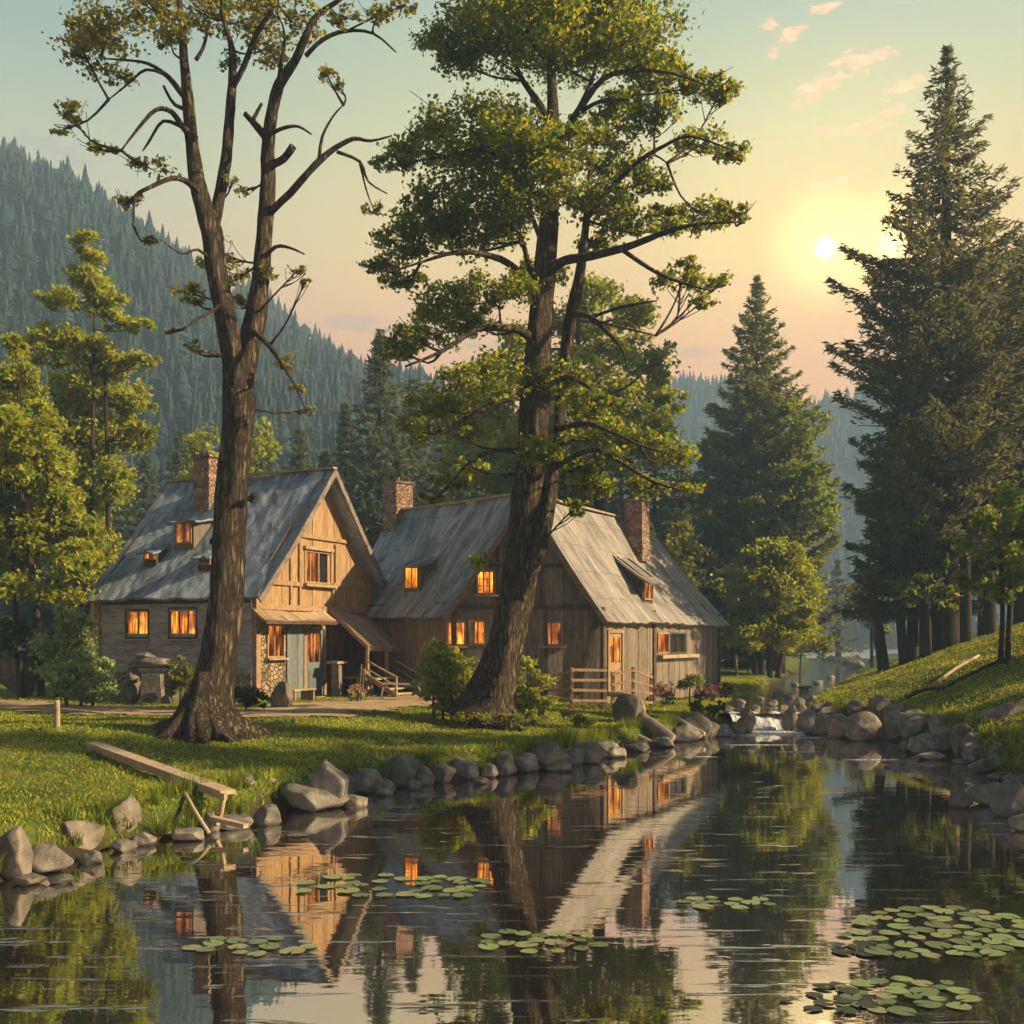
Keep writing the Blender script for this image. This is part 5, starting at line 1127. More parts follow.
# front edge points at the overhang line y = 34-GO
def yl(p, d, y): return p+d*((y-p.y)/d.y)
eL0 = yl(GL+nL*OL, dL, 34-GO); eL1 = GL+nL*OL+dL*(LL+.3); rF = Vector((A2.x, 34-GO, RZ+.12))
slab(ro, Vector((eL0.x,eL0.y,EZL-OL*slL+.12)), Vector((eL1.x,eL1.y,EZL-OL*slL+.12)), Vector((ridL.x,ridL.y,RZ+.12)), rF, sag=.14, nu=28, nv=18, jag=.05)
m1 = ro.build('left_roof', M['roof'], h2)
ro = MB(); eR0 = yl(GR+nR*OR, dR, 34-GO); eR1 = GR+nR*OR+dR*(LR+.5)
slab(ro, Vector((eR0.x,eR0.y,EZR-OR*slR+.12)), Vector((eR1.x,eR1.y,EZR-OR*slR+.12)), Vector((ridR.x,ridR.y,RZ+.12)), rF, sag=.12, nu=44, nv=18, jag=.05)
m2_ = ro.build('right_roof', M['roof_brown'], h2)
ro = MB(); zb3 = EZL
VV2 = Vector((V2.x,V2.y,EZL)); bl = ridL-nL*offL; br_ = ridR-nR*offR
slab(ro, Vector((bl.x,bl.y,EZL+.1)), VV2+ZV*.1, Vector((A2.x,A2.y,RZ+.1)), Vector((ridL.x,ridL.y,RZ+.1)), sag=.03, jag=0)
slab(ro, VV2+ZV*.1, Vector((br_.x,br_.y,EZL+.1)), Vector((ridR.x,ridR.y,RZ+.1)), Vector((A2.x,A2.y,RZ+.1)), sag=.03, jag=0)
ro.build('back_roof', M['roof'], h2)
s_ = MB(); s_.beam(rF+ZV*.03, Vector((ridL.x,ridL.y,RZ+.14)), .2,.06); s_.build('ridge_board', M['pale_wood'], m1)
s_ = MB(); s_.beam(rF+ZV*.03, Vector((ridR.x,ridR.y,RZ+.14)), .2,.06); s_.build('ridge_board', M['pale_wood'], m2_)
s_ = MB()
for e in (Vector((eL0.x,eL0.y-.03,EZL-OL*slL+.03)), Vector((eR0.x,eR0.y-.03,EZR-OR*slR+.03))):
    pv = None
    for k in range(9):
        v = k/8; q = e.lerp(rF-ZV*.08-Vector((0,.03,0)), v)-ZV*.1*math.sin(math.pi*v)
        if pv is not None: s_.beam(pv, q, .06,.15, over=.012)
        pv = q
s_.build('verge_board', M['dark_timber'], h2)
nsR = Vector((nR.x*slR, nR.y*slR, 1)).normalized(); nsL = Vector((nL.x*slL, nL.y*slL, 1)).normalized()
pR0 = Vector((A2.x,A2.y,RZ+.12))
chimney(m1, (ridL-dL*.35-nL*.0).xy, .74, 6.3, 8.1, math.atan2(dL.y,dL.x))
q = planehit(637,548,pR0,nsR); chimney(m2_, q.xy, .7, q.z-.5, EYE+(640-502)*q.y/F, math.atan2(dR.y,dR.x))
q = planehit(412,590,pR0,nsL); dormer(m1, q, dL, nL, slL, .82, .82, lit_='lit', shed=.45, lat=.22)
q = planehit(648,601,pR0,nsR); dormer(m2_, q, dR, nR, slR, .95, .85, lit_='lit_dim', roof='roof_brown', shed=.75, lat=.35, depth_ov=.4, wall='dark_timber')

# ------------------------------------------------------------------ small things by the houses
def post(px, py, h, label, group=None, r=.06, lean=0.0):
    p = ground(px, py, 15, 70); m_ = MB(); m_.tube([p-ZV*.1, p+Vector((lean*.5,0,h*.5)), p+Vector((lean,0,h))], [r*1.1, r, r*.85], n=8, jit=.08); o = m_.build('wooden_post', M['pale_wood'], None, p); tag(o, label, 'post', group)
post(57,728,.55,'short wooden post on the lawn at the left beside the path')
post(737,676,1.1,'weathered gnarled post on the grass beyond the grey house', r=.08, lean=-.08)
# handrail lying along the path
p = ground(0,712,15,40); q = ground(105,716,15,40); m_ = MB(); m_.tube([p+ZV*.08, p.lerp(q,.5)+ZV*.12, q+ZV*.06], [.035,.035,.025], n=6, jit=.1); o = m_.build('rail', M['pale_wood'], None, p); tag(o, 'thin pale rail lying along the far edge of the dirt path at left', 'rail')
# fence
fc = thing('rail_fence', 'low rustic rail fence in front of the grey house door', 'fence', W(605,693,33.0))
FP = [(548,34.0,697,675),(572,32.2,699,667),(605,32.6,693,667),(0,0,0,0),(613,32.8,692,672),(633,33.1,691,667),(651,33.6,691,674)]
prev = None
for (px, Y, yb, yt) in FP:
    if px == 0: prev = None; continue
    b_ = W(px, yb, Y); b_.z = hz(b_.x, b_.y); t_ = W(px, yt, Y); m_ = MB()
    m_.beam(b_-ZV*.2, Vector((b_.x,b_.y,t_.z)), .1,.1, up=Vector((0,1,0))); m_.build('post', M['timber'], fc)
    if prev is not None:
        for k in range(4):
            f = .2+.24*k; a_ = prev[0].lerp(prev[1], f); c_ = b_.lerp(Vector((b_.x,b_.y,t_.z)), f)
            m_ = MB(); m_.beam(a_+Vector((0,-.07,rnd.uniform(-.02,.02))), c_+Vector((0,-.07,rnd.uniform(-.02,.02))), .05,.08, over=.05); m_.build('rail', M['timber'], fc)
    prev = (b_, Vector((b_.x,b_.y,t_.z)))
# plank ramp at the bank
p = ground(92,752,14,30)+ZV*.12; q = W(228,794,15.6)
lift = max(0, max(hz(*p.lerp(q,k/20).xy)+.10-p.lerp(q,k/20).z for k in range(20))); print('lift', lift); lift = min(lift, .3); p = p+ZV*lift; q = q+ZV*lift*.8
rp_ = thing('plank_ramp', 'long weathered plank propped over the left bank down to the water', 'ramp', p)
m_ = MB(); dirv = (q-p).normalized(); m_.beam(p, q, .24,.06); m_.build('plank', M['pale_wood'], rp_)
m_ = MB(); m_.beam(p+Vector((.0,-.13,-.05)), q+Vector((0,-.13,-.05)), .05,.09); m_.build('edge_rail', M['pale_wood'], rp_)
a_ = p.lerp(q,.66); m_ = MB(); m_.tube([a_-ZV*.03, W(194,810,15.2), W(209,833,14.9)], [.034,.03,.03], n=8, jit=.08); m_.build('leg', M['pale_wood'], rp_)
m_ = MB(); m_.tube([q+Vector((-.05,.0,-.02)), W(221,815,15.5), W(216,826,15.4)], [.034,.03,.03], n=8, jit=.08); m_.build('leg', M['pale_wood'], rp_)
a_ = W(212,818,15.3); b_ = W(246,826,15.0); m_ = MB(); m_.beam(a_, b_, .1,.06); m_.build('foot_plank', M['pale_wood'], rp_)
# logs at the bank by the grey house
def log(pts, r, label, name='log', group=None, mat='grey_log'):
    m_ = MB(); m_.tube(pts, [r*1.0]+[r]*(len(pts)-2)+[r*.9], n=10, jit=.07, smooth=True); o = m_.build(name, M[mat], None, pts[0]); tag(o, label, 'log', group)
log([W(640,718,28.9), W(656,728,28.5), W(672,740,28.2)], .17, 'thick grey log sliding from the dark boulder to the water')
log([W(626,733,28.6), W(640,740,28.3), W(654,746,28.0)], .13, 'shorter grey log at the foot of the dark boulder')
log([W(608,694,31.5), W(628,696,31), W(641,703,30.2), W(644,714,29.6)], .07, 'bent pale log edging the grass above the dark boulder', mat='pale_wood')
log([W(676,718,30.5), W(690,727,29.8), W(704,734,29.2)], .07, 'slim pale log lying on the grass left of the waterfall', mat='pale_wood')
for (a_, b_, lb) in [((930,690),(985,652),'long pale fallen branch on the green slope below the right grove'),((948,688),(1020,656),'thin dark fallen branch lowest on the green slope at right'),((905,700),(945,690),'short dark fallen branch near the rocks on the right slope'),((925,644),(945,636),'short pale branch under the trunks of the right grove')]:
    p, q = ground(a_[0],a_[1],18,50), ground(b_[0],b_[1],18,50); q = p+(q-p).normalized()*min((q-p).length, 3.2) if (q-p).length > 3.2 else q
    log([p+ZV*.05, p.lerp(q,.5)+Vector((0,0,.12+hz(*p.lerp(q,.5).xy)-p.lerp(q,.5).z)), Vector((q.x,q.y,hz(q.x,q.y)+.06))], .05, lb, name='fallen_branch', mat='pale_wood' if 'pale' in lb else 'bark_dark')
# porch steps
gp = lambda u, o, z: wg.P(u, z, o)
u0 = wg.hit(326,612)[0]
st = thing('porch_steps', 'wooden steps with side rails under the awning of the stone house', 'steps', gp(u0+.7,2.0,.95))
for k in range(4):
    m_ = MB(); m_.box(gp(u0+.7, 2.45-.24*k, 1.06+.15*k), wg.a*.75, wg.n*.13, ZV*.025); m_.build('tread', M['pale_wood'], st)
for sg in (-1,1):
    m_ = MB(); m_.beam(gp(u0+.7+sg*.78, 2.65, .97), gp(u0+.7+sg*.78, 1.5, 1.62), .05,.14); m_.build('stringer', M['timber'], st)
    m_ = MB(); m_.beam(gp(u0+.7+sg*.83, 2.6, .92), gp(u0+.7+sg*.83, 2.6, 1.6), .06,.06, up=wg.n); m_.beam(gp(u0+.7+sg*.83, 2.6, 1.58), gp(u0+.7+sg*.83, 1.6, 2.05), .05,.05); m_.beam(gp(u0+.7+sg*.83, 2.6, 1.3), gp(u0+.7+sg*.83, 1.6, 1.8), .04,.04); m_.build('handrail', M['pale_wood'], st)
m_ = MB()
for k in range(6): m_.box(gp(u0+1.5, .15+.22*k, 1.52), wg.a*1.2, wg.n*.1, ZV*.025, rnd.uniform(.8,1.1))
m_.build('porch_deck', M['pale_wood'], st)
m_ = Parts('deck_leg','dark_timber',st)
for k in range(3):
    for s2 in (-1.1,1.1): m_.beam(gp(u0+1.5+s2,.2+.5*k,.8), gp(u0+1.5+s2,.2+.5*k,1.5), .09,.09, up=wg.n)
# trestle
p = W(402,706,32.0); p.z = hz(p.x,p.y); tr = thing('trestle', 'low wooden trestle bench at the end of the dirt path by the porch', 'trestle', p)
m_ = MB(); m_.beam(p+Vector((-.6,0,.5)), p+Vector((.55,.1,.46)), .26,.05); m_.build('seat', M['pale_wood'], tr)
for sx_ in (-.5,.45):
    for sy in (-.16,.16):
        m_ = MB(); m_.tube([p+Vector((sx_,0.0+sy*.4,.48)), p+Vector((sx_*1.15,sy*.8,.25)), p+Vector((sx_*1.2,sy,-.03))], [.028,.026,.028], n=7, jit=.05); m_.build('leg', M['grey_log'], tr)
# door step + little bench + pillar
ds_ = gp((gd[0]+gd[1])/2, .35, .97); m_ = MB()
for (o_, z_, h_) in ((.32,.93,.07),(.62,.86,.05)): m_.box(gp((gd[0]+gd[1])/2, o_, z_), wg.a*.6, wg.n*.2, ZV*h_)
o = m_.build('door_step', M['rock'], None, ds_); tag(o, 'two flat stone steps at the blue door of the stone house', 'step')
bq = wg.hit(290,690)[0]
bn = thing('small_bench', 'low slatted wooden bench beside the blue door behind the dark boulder', 'bench', gp(bq-.8,.9,.92))
for k in range(3):
    m_ = MB(); m_.box(gp(bq-.8, .7+.17*k, 1.28), wg.a*.55, wg.n*.07, ZV*.02); m_.build('slat', M['pale_wood'], bn)
for s2 in (-.45,.45):
    m_ = MB(); m_.box(gp(bq-.8+s2, .87, 1.08), wg.a*.03, wg.n*.22, ZV*.18); m_.build('leg', M['timber'], bn)
pq = wg.hit(331,690)[0]
pl = thing('stone_pillar', 'pale square pillar with flat cap between the door and the awning', 'pillar', gp(pq-.55,.6,.9))
m_ = MB(); m_.box(gp(pq-.55,.6,1.42), wg.a*.13, wg.n*.13, ZV*.55); m_.build('shaft', M['grey_log'], pl)
m_ = MB(); m_.box(gp(pq-.55,.6,2.01), wg.a*.3, wg.n*.2, ZV*.04); m_.build('cap', M['pale_wood'], pl)
# firewood heap with plants
fh = gp(pq-.45,1.5,.93)
FW = []
for k in range(16):
    a0 = rnd.uniform(-.5,.5); b0_ = rnd.uniform(-.22,.22); hh = rnd.uniform(.55,1.05)
    m_ = MB(); P0 = fh+wg.a*a0+wg.n*b0_; P1 = fh+wg.a*a0*.45+wg.n*b0_*.4+ZV*hh
    m_.tube([P0, P0.lerp(P1,.5)+wg.a*rnd.uniform(-.05,.05), P1], [.045,.04,.03], n=6, jit=.12, sub=2); o = m_.build('firewood', M['dark_timber' if k % 3 else 'pale_wood'], None, P0); tag(o, 'stick of firewood leaning in the heap between pillar and porch steps', 'firewood', 'firewood leaning in a heap by the porch')
def flowers(px, Y, yb, rx, ry, label, petals, mat='leaf_bush', n_=26):
    c = W(px, yb, Y); c.z = hz(c.x, c.y); k = Y/F; t = thing('flowering_plant', label, 'plant', c)
    bl = [(c.x, c.y, c.z+ry*k*.9, rx*k, rx*k*.8, ry*k)]; make_crown('foliage', bl, .1, 1.4, M[mat], t)
    m_ = MB()
    for _ in range(5): m_.tube([c, c+Vector((rnd.uniform(-.5,.5)*rx*k,0,ry*k)), c+Vector((rnd.uniform(-.8,.8)*rx*k,rnd.uniform(-.2,.2),ry*k*1.7))], [.012,.01,.006], n=4, jit=0, sub=2)
    m_.build('stem', M['bark_dark'], t)
    m_ = MB()
    for _ in range(n_):
        d = Vector((rnd.gauss(0,1),-abs(rnd.gauss(0,1)),abs(rnd.gauss(0,1)))).normalized(); q = Vector(bl[0][:3])+Vector((d.x*rx*k,d.y*rx*k*.8,d.z*ry*k))
        for w_ in range(5):
            a = w_*1.256; e = Vector((math.cos(a),-.3,math.sin(a)))*.045; f_ = Vector((math.cos(a+.9),-.3,math.sin(a+.9)))*.04
            m_.add([q, q+e, q+(e+f_)*.75, q+f_], [(0,1,2,3)], petals)
    m_.build('blossom', M['petal'], t)
flowers(664,35.2,690,11,14,'dark leafy plant with white and red blossom under the ledge of the grey house',(1.2,.9,.9),'leaf_dark')
flowers(706,39,684,12,10,'purplish flowering bush at the far corner of the grey house',(.9,.5,1.2),'leaf_dark',40)
flowers(726,42,680,10,9,'small dark plant between the flowering bush and the gnarled post',(.8,.7,.4),'leaf_dark',8)
flowers(357,31.2,688,10,9,'pale blossoming plant on top of the firewood heap',(1.3,1.2,.9),'leaf_pale')
broadleaf('bush', 'low round clipped bush on the grass below the ledge of the grey house', 'bush', 690, 37,
  [(690,680,12,8),(684,684,9,6),(697,684,9,6)], 'leaf_tree', .1, 1.8, ((0,0),), .03, dep=.8, jy=.1, part='stem', tint=(.8,.9,.8))
broadleaf('bush', 'low leafy bush on the bank above the pointed rock', 'bush', 708, 32.5,
  [(700,706,12,7),(714,710,12,7),(722,704,8,6)], 'leaf_dark', .1, 1.5, ((0,0),), .02, dep=.8, jy=.2, part='stem')
for (px, yb, Y, rx, ry, lb) in [(470,722,25.6,34,7,'low yellow-green ground plants at the foot of the leaning trunk'),(520,722,25.8,26,8,'low yellow-green ground plants under the right bush by the leaning trunk'),(575,722,27.5,22,7,'low yellow-green ground plants near the bank left of the dark boulder')]:
    broadleaf('ground_plants', lb, 'plant', px, Y, [(px,yb-4,rx,ry,0),(px+rx*.6,yb-1,rx*.6,ry*.8,.3)], 'leaf_bush', .09, 1.0, ((0,0),), .015, dep=.6, jy=.1, part='stem')
# stone niche with grey block beside house one
nz = W(152,700,30.6); nz.z = hz(nz.x,nz.y)
nc = thing('stone_niche', 'rough stone niche built against the long wall under the lit windows', 'stonework', nz)
for (dx, dz, w_, h_) in [(-.55,.3,.28,.45),(.6,.3,.26,.45),(-.52,.78,.27,.28),(.58,.78,.26,.28),(.0,1.1,.85,.2),(-.2,1.3,.4,.13)]:
    me = rock_mesh(rs[0]+500, w_, .26, h_, 0); rs[0] += 1; o = bpy.data.objects.new('stone_block', me); link(o, nc); o.location = (dx, .1, dz)
m_ = MB(); c = nz+Vector((.1,-.25,.42)); 
vs = [c+Vector((x_*w_/2, y_*.16, z_)) for (z_, w_) in ((-.5,.62),(.4,.5)) for y_ in (-1,1) for x_ in (-1,1)]
m_.add(vs, [(0,2,3,1),(4,5,7,6),(0,1,5,4),(2,6,7,3),(0,4,6,2),(1,3,7,5)]); o = m_.build('grey_block', M['rock'], None, c); tag(o, 'upright pale grey stone block in front of the stone niche', 'stone block')

# ------------------------------------------------------------------ lily pads
def pad_mesh(seed, dark=False):
    r_ = random.Random(seed); n = 20; vs = [Vector((0,0,.004))]
    for i in range(n+1):
        a = .18+(2*math.pi-.36)*i/n; q = 1+.06*math.sin(a*3+seed)+r_.uniform(-.03,.03)
        vs.append(Vector((math.cos(a)*q, math.sin(a)*q, .015+.03*math.sin(a*2+seed)**2)))
    me = bpy.data.meshes.new('lily_pad'); me.from_pydata(vs, [], [(0,i,i+1) for i in range(1,n+1)])
    a = me.color_attributes.new('Col','FLOAT_COLOR','POINT'); c_ = r_.uniform(.55,1.25); a.data.foreach_set('color', np.tile(np.array([c_*(1.15 if seed % 5 == 4 else r_.uniform(.8,1.05)),c_*(.92 if seed % 5 == 4 else 1),c_*.85,1],np.float32),len(vs))); me.materials.append(M['pad_dark' if dark else 'pad']); return me
PM = [pad_mesh(s) for s in range(6)]; PD = [pad_mesh(s+10, True) for s in range(3)]
def pads(cx_, cy_, rx, ry, n, rad, label, group, dark=False, name='lily_pad'):
    pl_ = []; tries = 0
    while len(pl_) < n and tries < 4000:
        tries += 1; a = rnd.random()*6.28; q = math.sqrt(rnd.random()); px, py = cx_+rx*q*math.cos(a), cy_+ry*q*math.sin(a)
        X, Y = pw(px, py); r_ = rad*rnd.uniform(.65,1.2)
        if any(math.hypot(X-a_, Y-b_) < (r_+c_)*.86 for a_, b_, c_ in pl_): continue
        pl_.append((X, Y, r_)); o = bpy.data.objects.new(name, (PD if dark else PM)[rnd.randrange(3 if dark else 6)]); link(o)
        o.location = (X, Y, .008+.0015*(len(pl_)%8)); o.rotation_euler = (0,0,rnd.random()*6.28); o.scale = (r_, r_*rnd.uniform(.8,1), r_*.6); tag(o, label, 'lily pad' if not dark else 'floating leaf', group)
pads(935,934,94,26,58,.115,'green lily pad in the biggest raft floating at lower right','big lily pad raft at lower right')
pads(905,997,70,17,24,.095,'green lily pad in the smaller raft nearest the bottom right corner','small lily pad raft at the bottom right')
pads(395,887,100,13,34,.11,'pale green lily pad in the long raft below the middle of the pond at left','long lily pad raft at left of the middle')
pads(255,947,64,9,14,.10,'pale green lily pad in the thin strip at lower left','thin lily pad strip at lower left')
pads(540,942,66,11,18,.095,'pale green lily pad in the strip at the bottom middle','lily pad strip at the bottom middle')
pads(725,904,46,7,12,.10,'pale green lily pad in the sparse strip right of the middle','sparse lily pad strip right of the middle')
pads(830,1000,48,16,12,.075,'small dark floating leaf left of the bottom right lily raft','dark floating leaves at the bottom right',True,'floating_leaf')
pads(855,950,24,7,6,.11,'small dark floating leaf at the left end of the biggest lily raft','dark floating leaves by the biggest raft',True,'floating_leaf')

# ------------------------------------------------------------------ haze
HD = .0023
m, nt = newmat('haze'); pv = N(nt, 'ShaderNodeVolumePrincipled', Density=HD, Anisotropy=.1); pv.inputs['Color'].default_value = (.31,.50,.76,1)
o = N(nt, 'ShaderNodeOutputMaterial'); L(nt, pv.outputs[0], o.inputs['Volume'])
x0,x1,y0,y1,z0_,z1_ = -410,410,-60,570,-4,146
ob = np_mesh('haze', [(x0,y0,z0_),(x1,y0,z0_),(x1,y1,z0_),(x0,y1,z0_),(x0,y0,z1_),(x1,y0,z1_),(x1,y1,z1_),(x0,y1,z1_)], [(0,3,2,1),(4,5,6,7),(0,1,5,4),(1,2,6,5),(2,3,7,6),(3,0,4,7)], None, False, m); tag(ob, 'thin blue evening haze filling the valley', 'haze', kind='stuff')

# ------------------------------------------------------------------ sky, sun
def dirv_(px, py): return Vector(((px-512)/F, 1, (640-py)/F)).normalized()
SUNV = dirv_(825,248)
SUN_EL, SUN_AZ = R(29), R(96)       # lamp: azimuth from +Y towards +X
wld = bpy.data.worlds.new('World'); scn.world = wld; wld.use_nodes = True; nt = wld.node_tree; nt.nodes.clear()
tc = N(nt, 'ShaderNodeTexCoord'); nrm_ = N(nt, 'ShaderNodeVectorMath', operation='NORMALIZE'); L(nt, tc.outputs['Generated'], nrm_.inputs[0])
sx_ = N(nt, 'ShaderNodeSeparateXYZ'); L(nt, nrm_.outputs[0], sx_.inputs[0])
sky = N(nt, 'ShaderNodeTexSky', sky_type='NISHITA', sun_disc=False, sun_elevation=SUN_EL, sun_rotation=SUN_AZ)
away = ramp(nt, [(0,(1.9,.60,.26)),(.16,(1.9,.58,.24)),(.25,(1.6,.62,.27)),(.31,(1.15,.80,.38)),(.38,(.78,.76,.42)),(.46,(.42,.54,.38)),(.6,(.18,.31,.35)),(.75,(.07,.14,.22)),(1,(.05,.10,.17))])
near = ramp(nt, [(0,(2.4,.70,.16)),(.16,(2.3,.70,.16)),(.25,(1.95,.80,.15)),(.33,(1.6,1.0,.20)),(.42,(1.0,.90,.34)),(.5,(.58,.68,.42)),(.6,(.24,.38,.40)),(.75,(.07,.14,.22)),(1,(.05,.10,.17))])
L(nt, sx_.outputs[2], away.inputs[0]); L(nt, sx_.outputs[2], near.inputs[0])
dt = N(nt, 'ShaderNodeVectorMath', operation='DOT_PRODUCT'); L(nt, nrm_.outputs[0], dt.inputs[0]); dt.inputs[1].default_value = SUNV
gl = N(nt, 'ShaderNodeMapRange', interpolation_type='SMOOTHERSTEP'); gl.inputs[1].default_value = .80; gl.inputs[2].default_value = 1; L(nt, dt.outputs['Value'], gl.inputs[0])
mxs = N(nt, 'ShaderNodeMix', data_type='RGBA'); L(nt, gl.outputs[0], mxs.inputs[0]); L(nt, away.outputs[0], mxs.inputs[6]); L(nt, near.outputs[0], mxs.inputs[7])
# clouds: direction tangents u=x/y, v=z/y
du = N(nt, 'ShaderNodeMath', operation='DIVIDE'); L(nt, sx_.outputs[0], du.inputs[0]); L(nt, sx_.outputs[1], du.inputs[1])
dv = N(nt, 'ShaderNodeMath', operation='DIVIDE'); L(nt, sx_.outputs[2], dv.inputs[0]); L(nt, sx_.outputs[1], dv.inputs[1])
cb = N(nt, 'ShaderNodeCombineXYZ'); L(nt, du.outputs[0], cb.inputs[0]); L(nt, dv.outputs[0], cb.inputs[1])
cn_ = N(nt, 'ShaderNodeTexNoise', Scale=70, Detail=9, Roughness=.7, Distortion=.6); mpc = N(nt, 'ShaderNodeMapping'); mpc.inputs['Scale'].default_value = (.7,1.5,1); L(nt, cb.outputs[0], mpc.inputs[0]); L(nt, mpc.outputs[0], cn_.inputs[0])
def cloudmask(lst):
    acc = None
    for (px, py, w_, h_, rot) in lst:
        mp = N(nt, 'ShaderNodeMapping', vector_type='TEXTURE'); mp.inputs['Location'].default_value = ((px-512)/F, (640-py)/F, 0); mp.inputs['Rotation'].default_value = (0,0,R(rot)); mp.inputs['Scale'].default_value = (w_/F, h_/F, 1)
        L(nt, cb.outputs[0], mp.inputs[0]); ln = N(nt, 'ShaderNodeVectorMath', operation='LENGTH'); L(nt, mp.outputs[0], ln.inputs[0])
        sb = N(nt, 'ShaderNodeMath', operation='SUBTRACT'); sb.inputs[0].default_value = 1; L(nt, ln.outputs['Value'], sb.inputs[1])
        if acc is None: acc = sb.outputs[0]
        else:
            mm = N(nt, 'ShaderNodeMath', operation='MAXIMUM'); L(nt, acc, mm.inputs[0]); L(nt, sb.outputs[0], mm.inputs[1]); acc = mm.outputs[0]
    ad = N(nt, 'ShaderNodeMath', operation='MULTIPLY_ADD'); L(nt, cn_.outputs[0], ad.inputs[0]); ad.inputs[1].default_value = 3.2; L(nt, acc, ad.inputs[2])
    mr = N(nt, 'ShaderNodeMapRange', interpolation_type='SMOOTHSTEP'); mr.inputs[1].default_value = 1.75; mr.inputs[2].default_value = 2.6; L(nt, ad.outputs[0], mr.inputs[0])
    fr = N(nt, 'ShaderNodeMath', operation='GREATER_THAN'); L(nt, sx_.outputs[1], fr.inputs[0]); fr.inputs[1].default_value = .1
    ml = N(nt, 'ShaderNodeMath', operation='MULTIPLY'); L(nt, mr.outputs[0], ml.inputs[0]); L(nt, fr.outputs[0], ml.inputs[1]); return ml.outputs[0]
ck = cloudmask([(822,86,48,15,35),(858,60,44,18,12),(880,55,24,12,0),(792,35,24,12,35),(770,24,14,9,35),(826,9,20,9,10),(905,85,38,9,18),(826,132,28,9,0),(868,128,42,9,12),(888,113,28,13,30),(840,180,50,6,8),(833,165,12,5,20),(772,55,8,9,0)])
mc = N(nt, 'ShaderNodeMix', data_type='RGBA'); L(nt, ck, mc.inputs[0]); L(nt, mxs.outputs[2], mc.inputs[6]); 
cc = ramp(nt, [(.4,(1.6,.66,.32)),(.62,(2.1,1.15,.55))]); L(nt, cn_.outputs[0], cc.inputs[0]); L(nt, cc.outputs[0], mc.inputs[7])
ck2 = cloudmask([(345,322,80,12,0),(395,330,60,8,0),(700,352,36,8,0),(60,150,60,20,-20),(25,140,30,14,0),(470,345,60,8,0)])
k2 = N(nt, 'ShaderNodeMath', operation='MULTIPLY'); k2.inputs[1].default_value = .45; L(nt, ck2, k2.inputs[0])
mc2 = N(nt, 'ShaderNodeMix', data_type='RGBA'); L(nt, k2.outputs[0], mc2.inputs[0]); L(nt, mc.outputs[2], mc2.inputs[6]); mc2.inputs[7].default_value = (.62,.42,.42,1)
# sun disc and its glare, plus a second orange glow added behind the spruce
def spot(v, c0, c1, power, colr, strength):
    d = N(nt, 'ShaderNodeVectorMath', operation='DOT_PRODUCT'); L(nt, nrm_.outputs[0], d.inputs[0]); d.inputs[1].default_value = v
    a = N(nt, 'ShaderNodeMapRange'); a.inputs[1].default_value = math.cos(R(c0)); a.inputs[2].default_value = math.cos(R(c1)); L(nt, d.outputs['Value'], a.inputs[0])
    p = N(nt, 'ShaderNodeMath', operation='POWER'); L(nt, a.outputs[0], p.inputs[0]); p.inputs[1].default_value = power
    s2 = N(nt, 'ShaderNodeVectorMath', operation='SCALE'); s2.inputs[0].default_value = colr
    q = N(nt, 'ShaderNodeMath', operation='MULTIPLY'); L(nt, p.outputs[0], q.inputs[0]); q.inputs[1].default_value = strength; L(nt, q.outputs[0], s2.inputs[3]); return s2.outputs[0]
acc = mc2.outputs[2]
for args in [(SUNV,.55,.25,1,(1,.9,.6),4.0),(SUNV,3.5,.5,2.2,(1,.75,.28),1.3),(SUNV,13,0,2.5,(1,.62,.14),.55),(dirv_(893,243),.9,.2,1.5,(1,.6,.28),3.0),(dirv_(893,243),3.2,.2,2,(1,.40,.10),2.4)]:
    ad = N(nt, 'ShaderNodeVectorMath', operation='ADD'); L(nt, acc, ad.inputs[0]); L(nt, spot(*args), ad.inputs[1]); acc = ad.outputs[0]
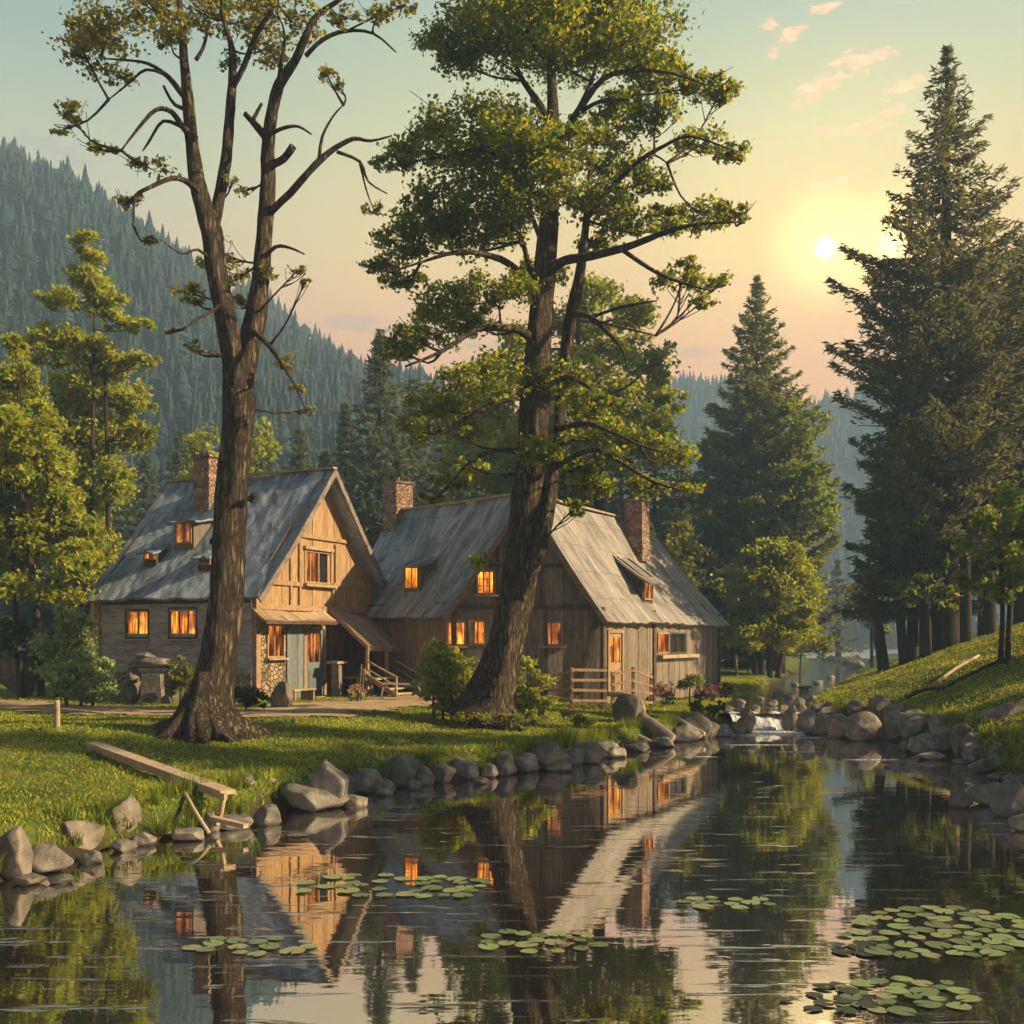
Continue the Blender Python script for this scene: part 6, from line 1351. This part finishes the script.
bk = N(nt, 'ShaderNodeMapRange', interpolation_type='SMOOTHSTEP'); bk.inputs[1].default_value = -.5; bk.inputs[2].default_value = .6; bk.inputs[3].default_value = .3; bk.inputs[4].default_value = 1; L(nt, sx_.outputs[1], bk.inputs[0])
bs = N(nt, 'ShaderNodeMath', operation='MULTIPLY'); L(nt, bk.outputs[0], bs.inputs[0]); bs.inputs[1].default_value = .315
bg = N(nt, 'ShaderNodeBackground'); L(nt, acc, bg.inputs[0]); L(nt, bs.outputs[0], bg.inputs[1])
bg2 = N(nt, 'ShaderNodeBackground', Strength=.015); L(nt, sky.outputs[0], bg2.inputs[0])
ads = N(nt, 'ShaderNodeAddShader'); L(nt, bg.outputs[0], ads.inputs[0]); L(nt, bg2.outputs[0], ads.inputs[1])
o = N(nt, 'ShaderNodeOutputWorld'); L(nt, ads.outputs[0], o.inputs[0])

ld = bpy.data.lights.new('sun', 'SUN'); ld.energy = 5; ld.angle = R(.6); ld.color = (1,.74,.40)
lo_ = bpy.data.objects.new('sun', ld); COL.objects.link(lo_)
sv = Vector((math.sin(SUN_AZ)*math.cos(SUN_EL), math.cos(SUN_AZ)*math.cos(SUN_EL), math.sin(SUN_EL)))
lo_.rotation_euler = sv.to_track_quat('Z','Y').to_euler(); lo_.location = (20,10,30)

cd = bpy.data.cameras.new('camera'); cam = bpy.data.objects.new('camera', cd); COL.objects.link(cam); scn.camera = cam
cam.location = (0,0,EYE); cam.rotation_euler = (R(90),0,0); cd.sensor_width = 36; cd.lens = 36*F/1024; cd.shift_y = 128/1024; cd.clip_end = 6000; cd.clip_start = .1
scn.view_settings.view_transform = 'Standard'; scn.view_settings.look = 'None'; scn.view_settings.exposure = 1.7; scn.view_settings.gamma = 1
scn.render.engine = 'CYCLES'; cy = scn.cycles
cy.use_denoising = True; cy.denoiser = 'OPENIMAGEDENOISE'; cy.max_bounces = 6; cy.diffuse_bounces = 3; cy.glossy_bounces = 3; cy.transmission_bounces = 3; cy.volume_bounces = 0; cy.transparent_max_bounces = 6
cy.use_adaptive_sampling = True; cy.adaptive_threshold = .02; cy.sample_clamp_indirect = 4
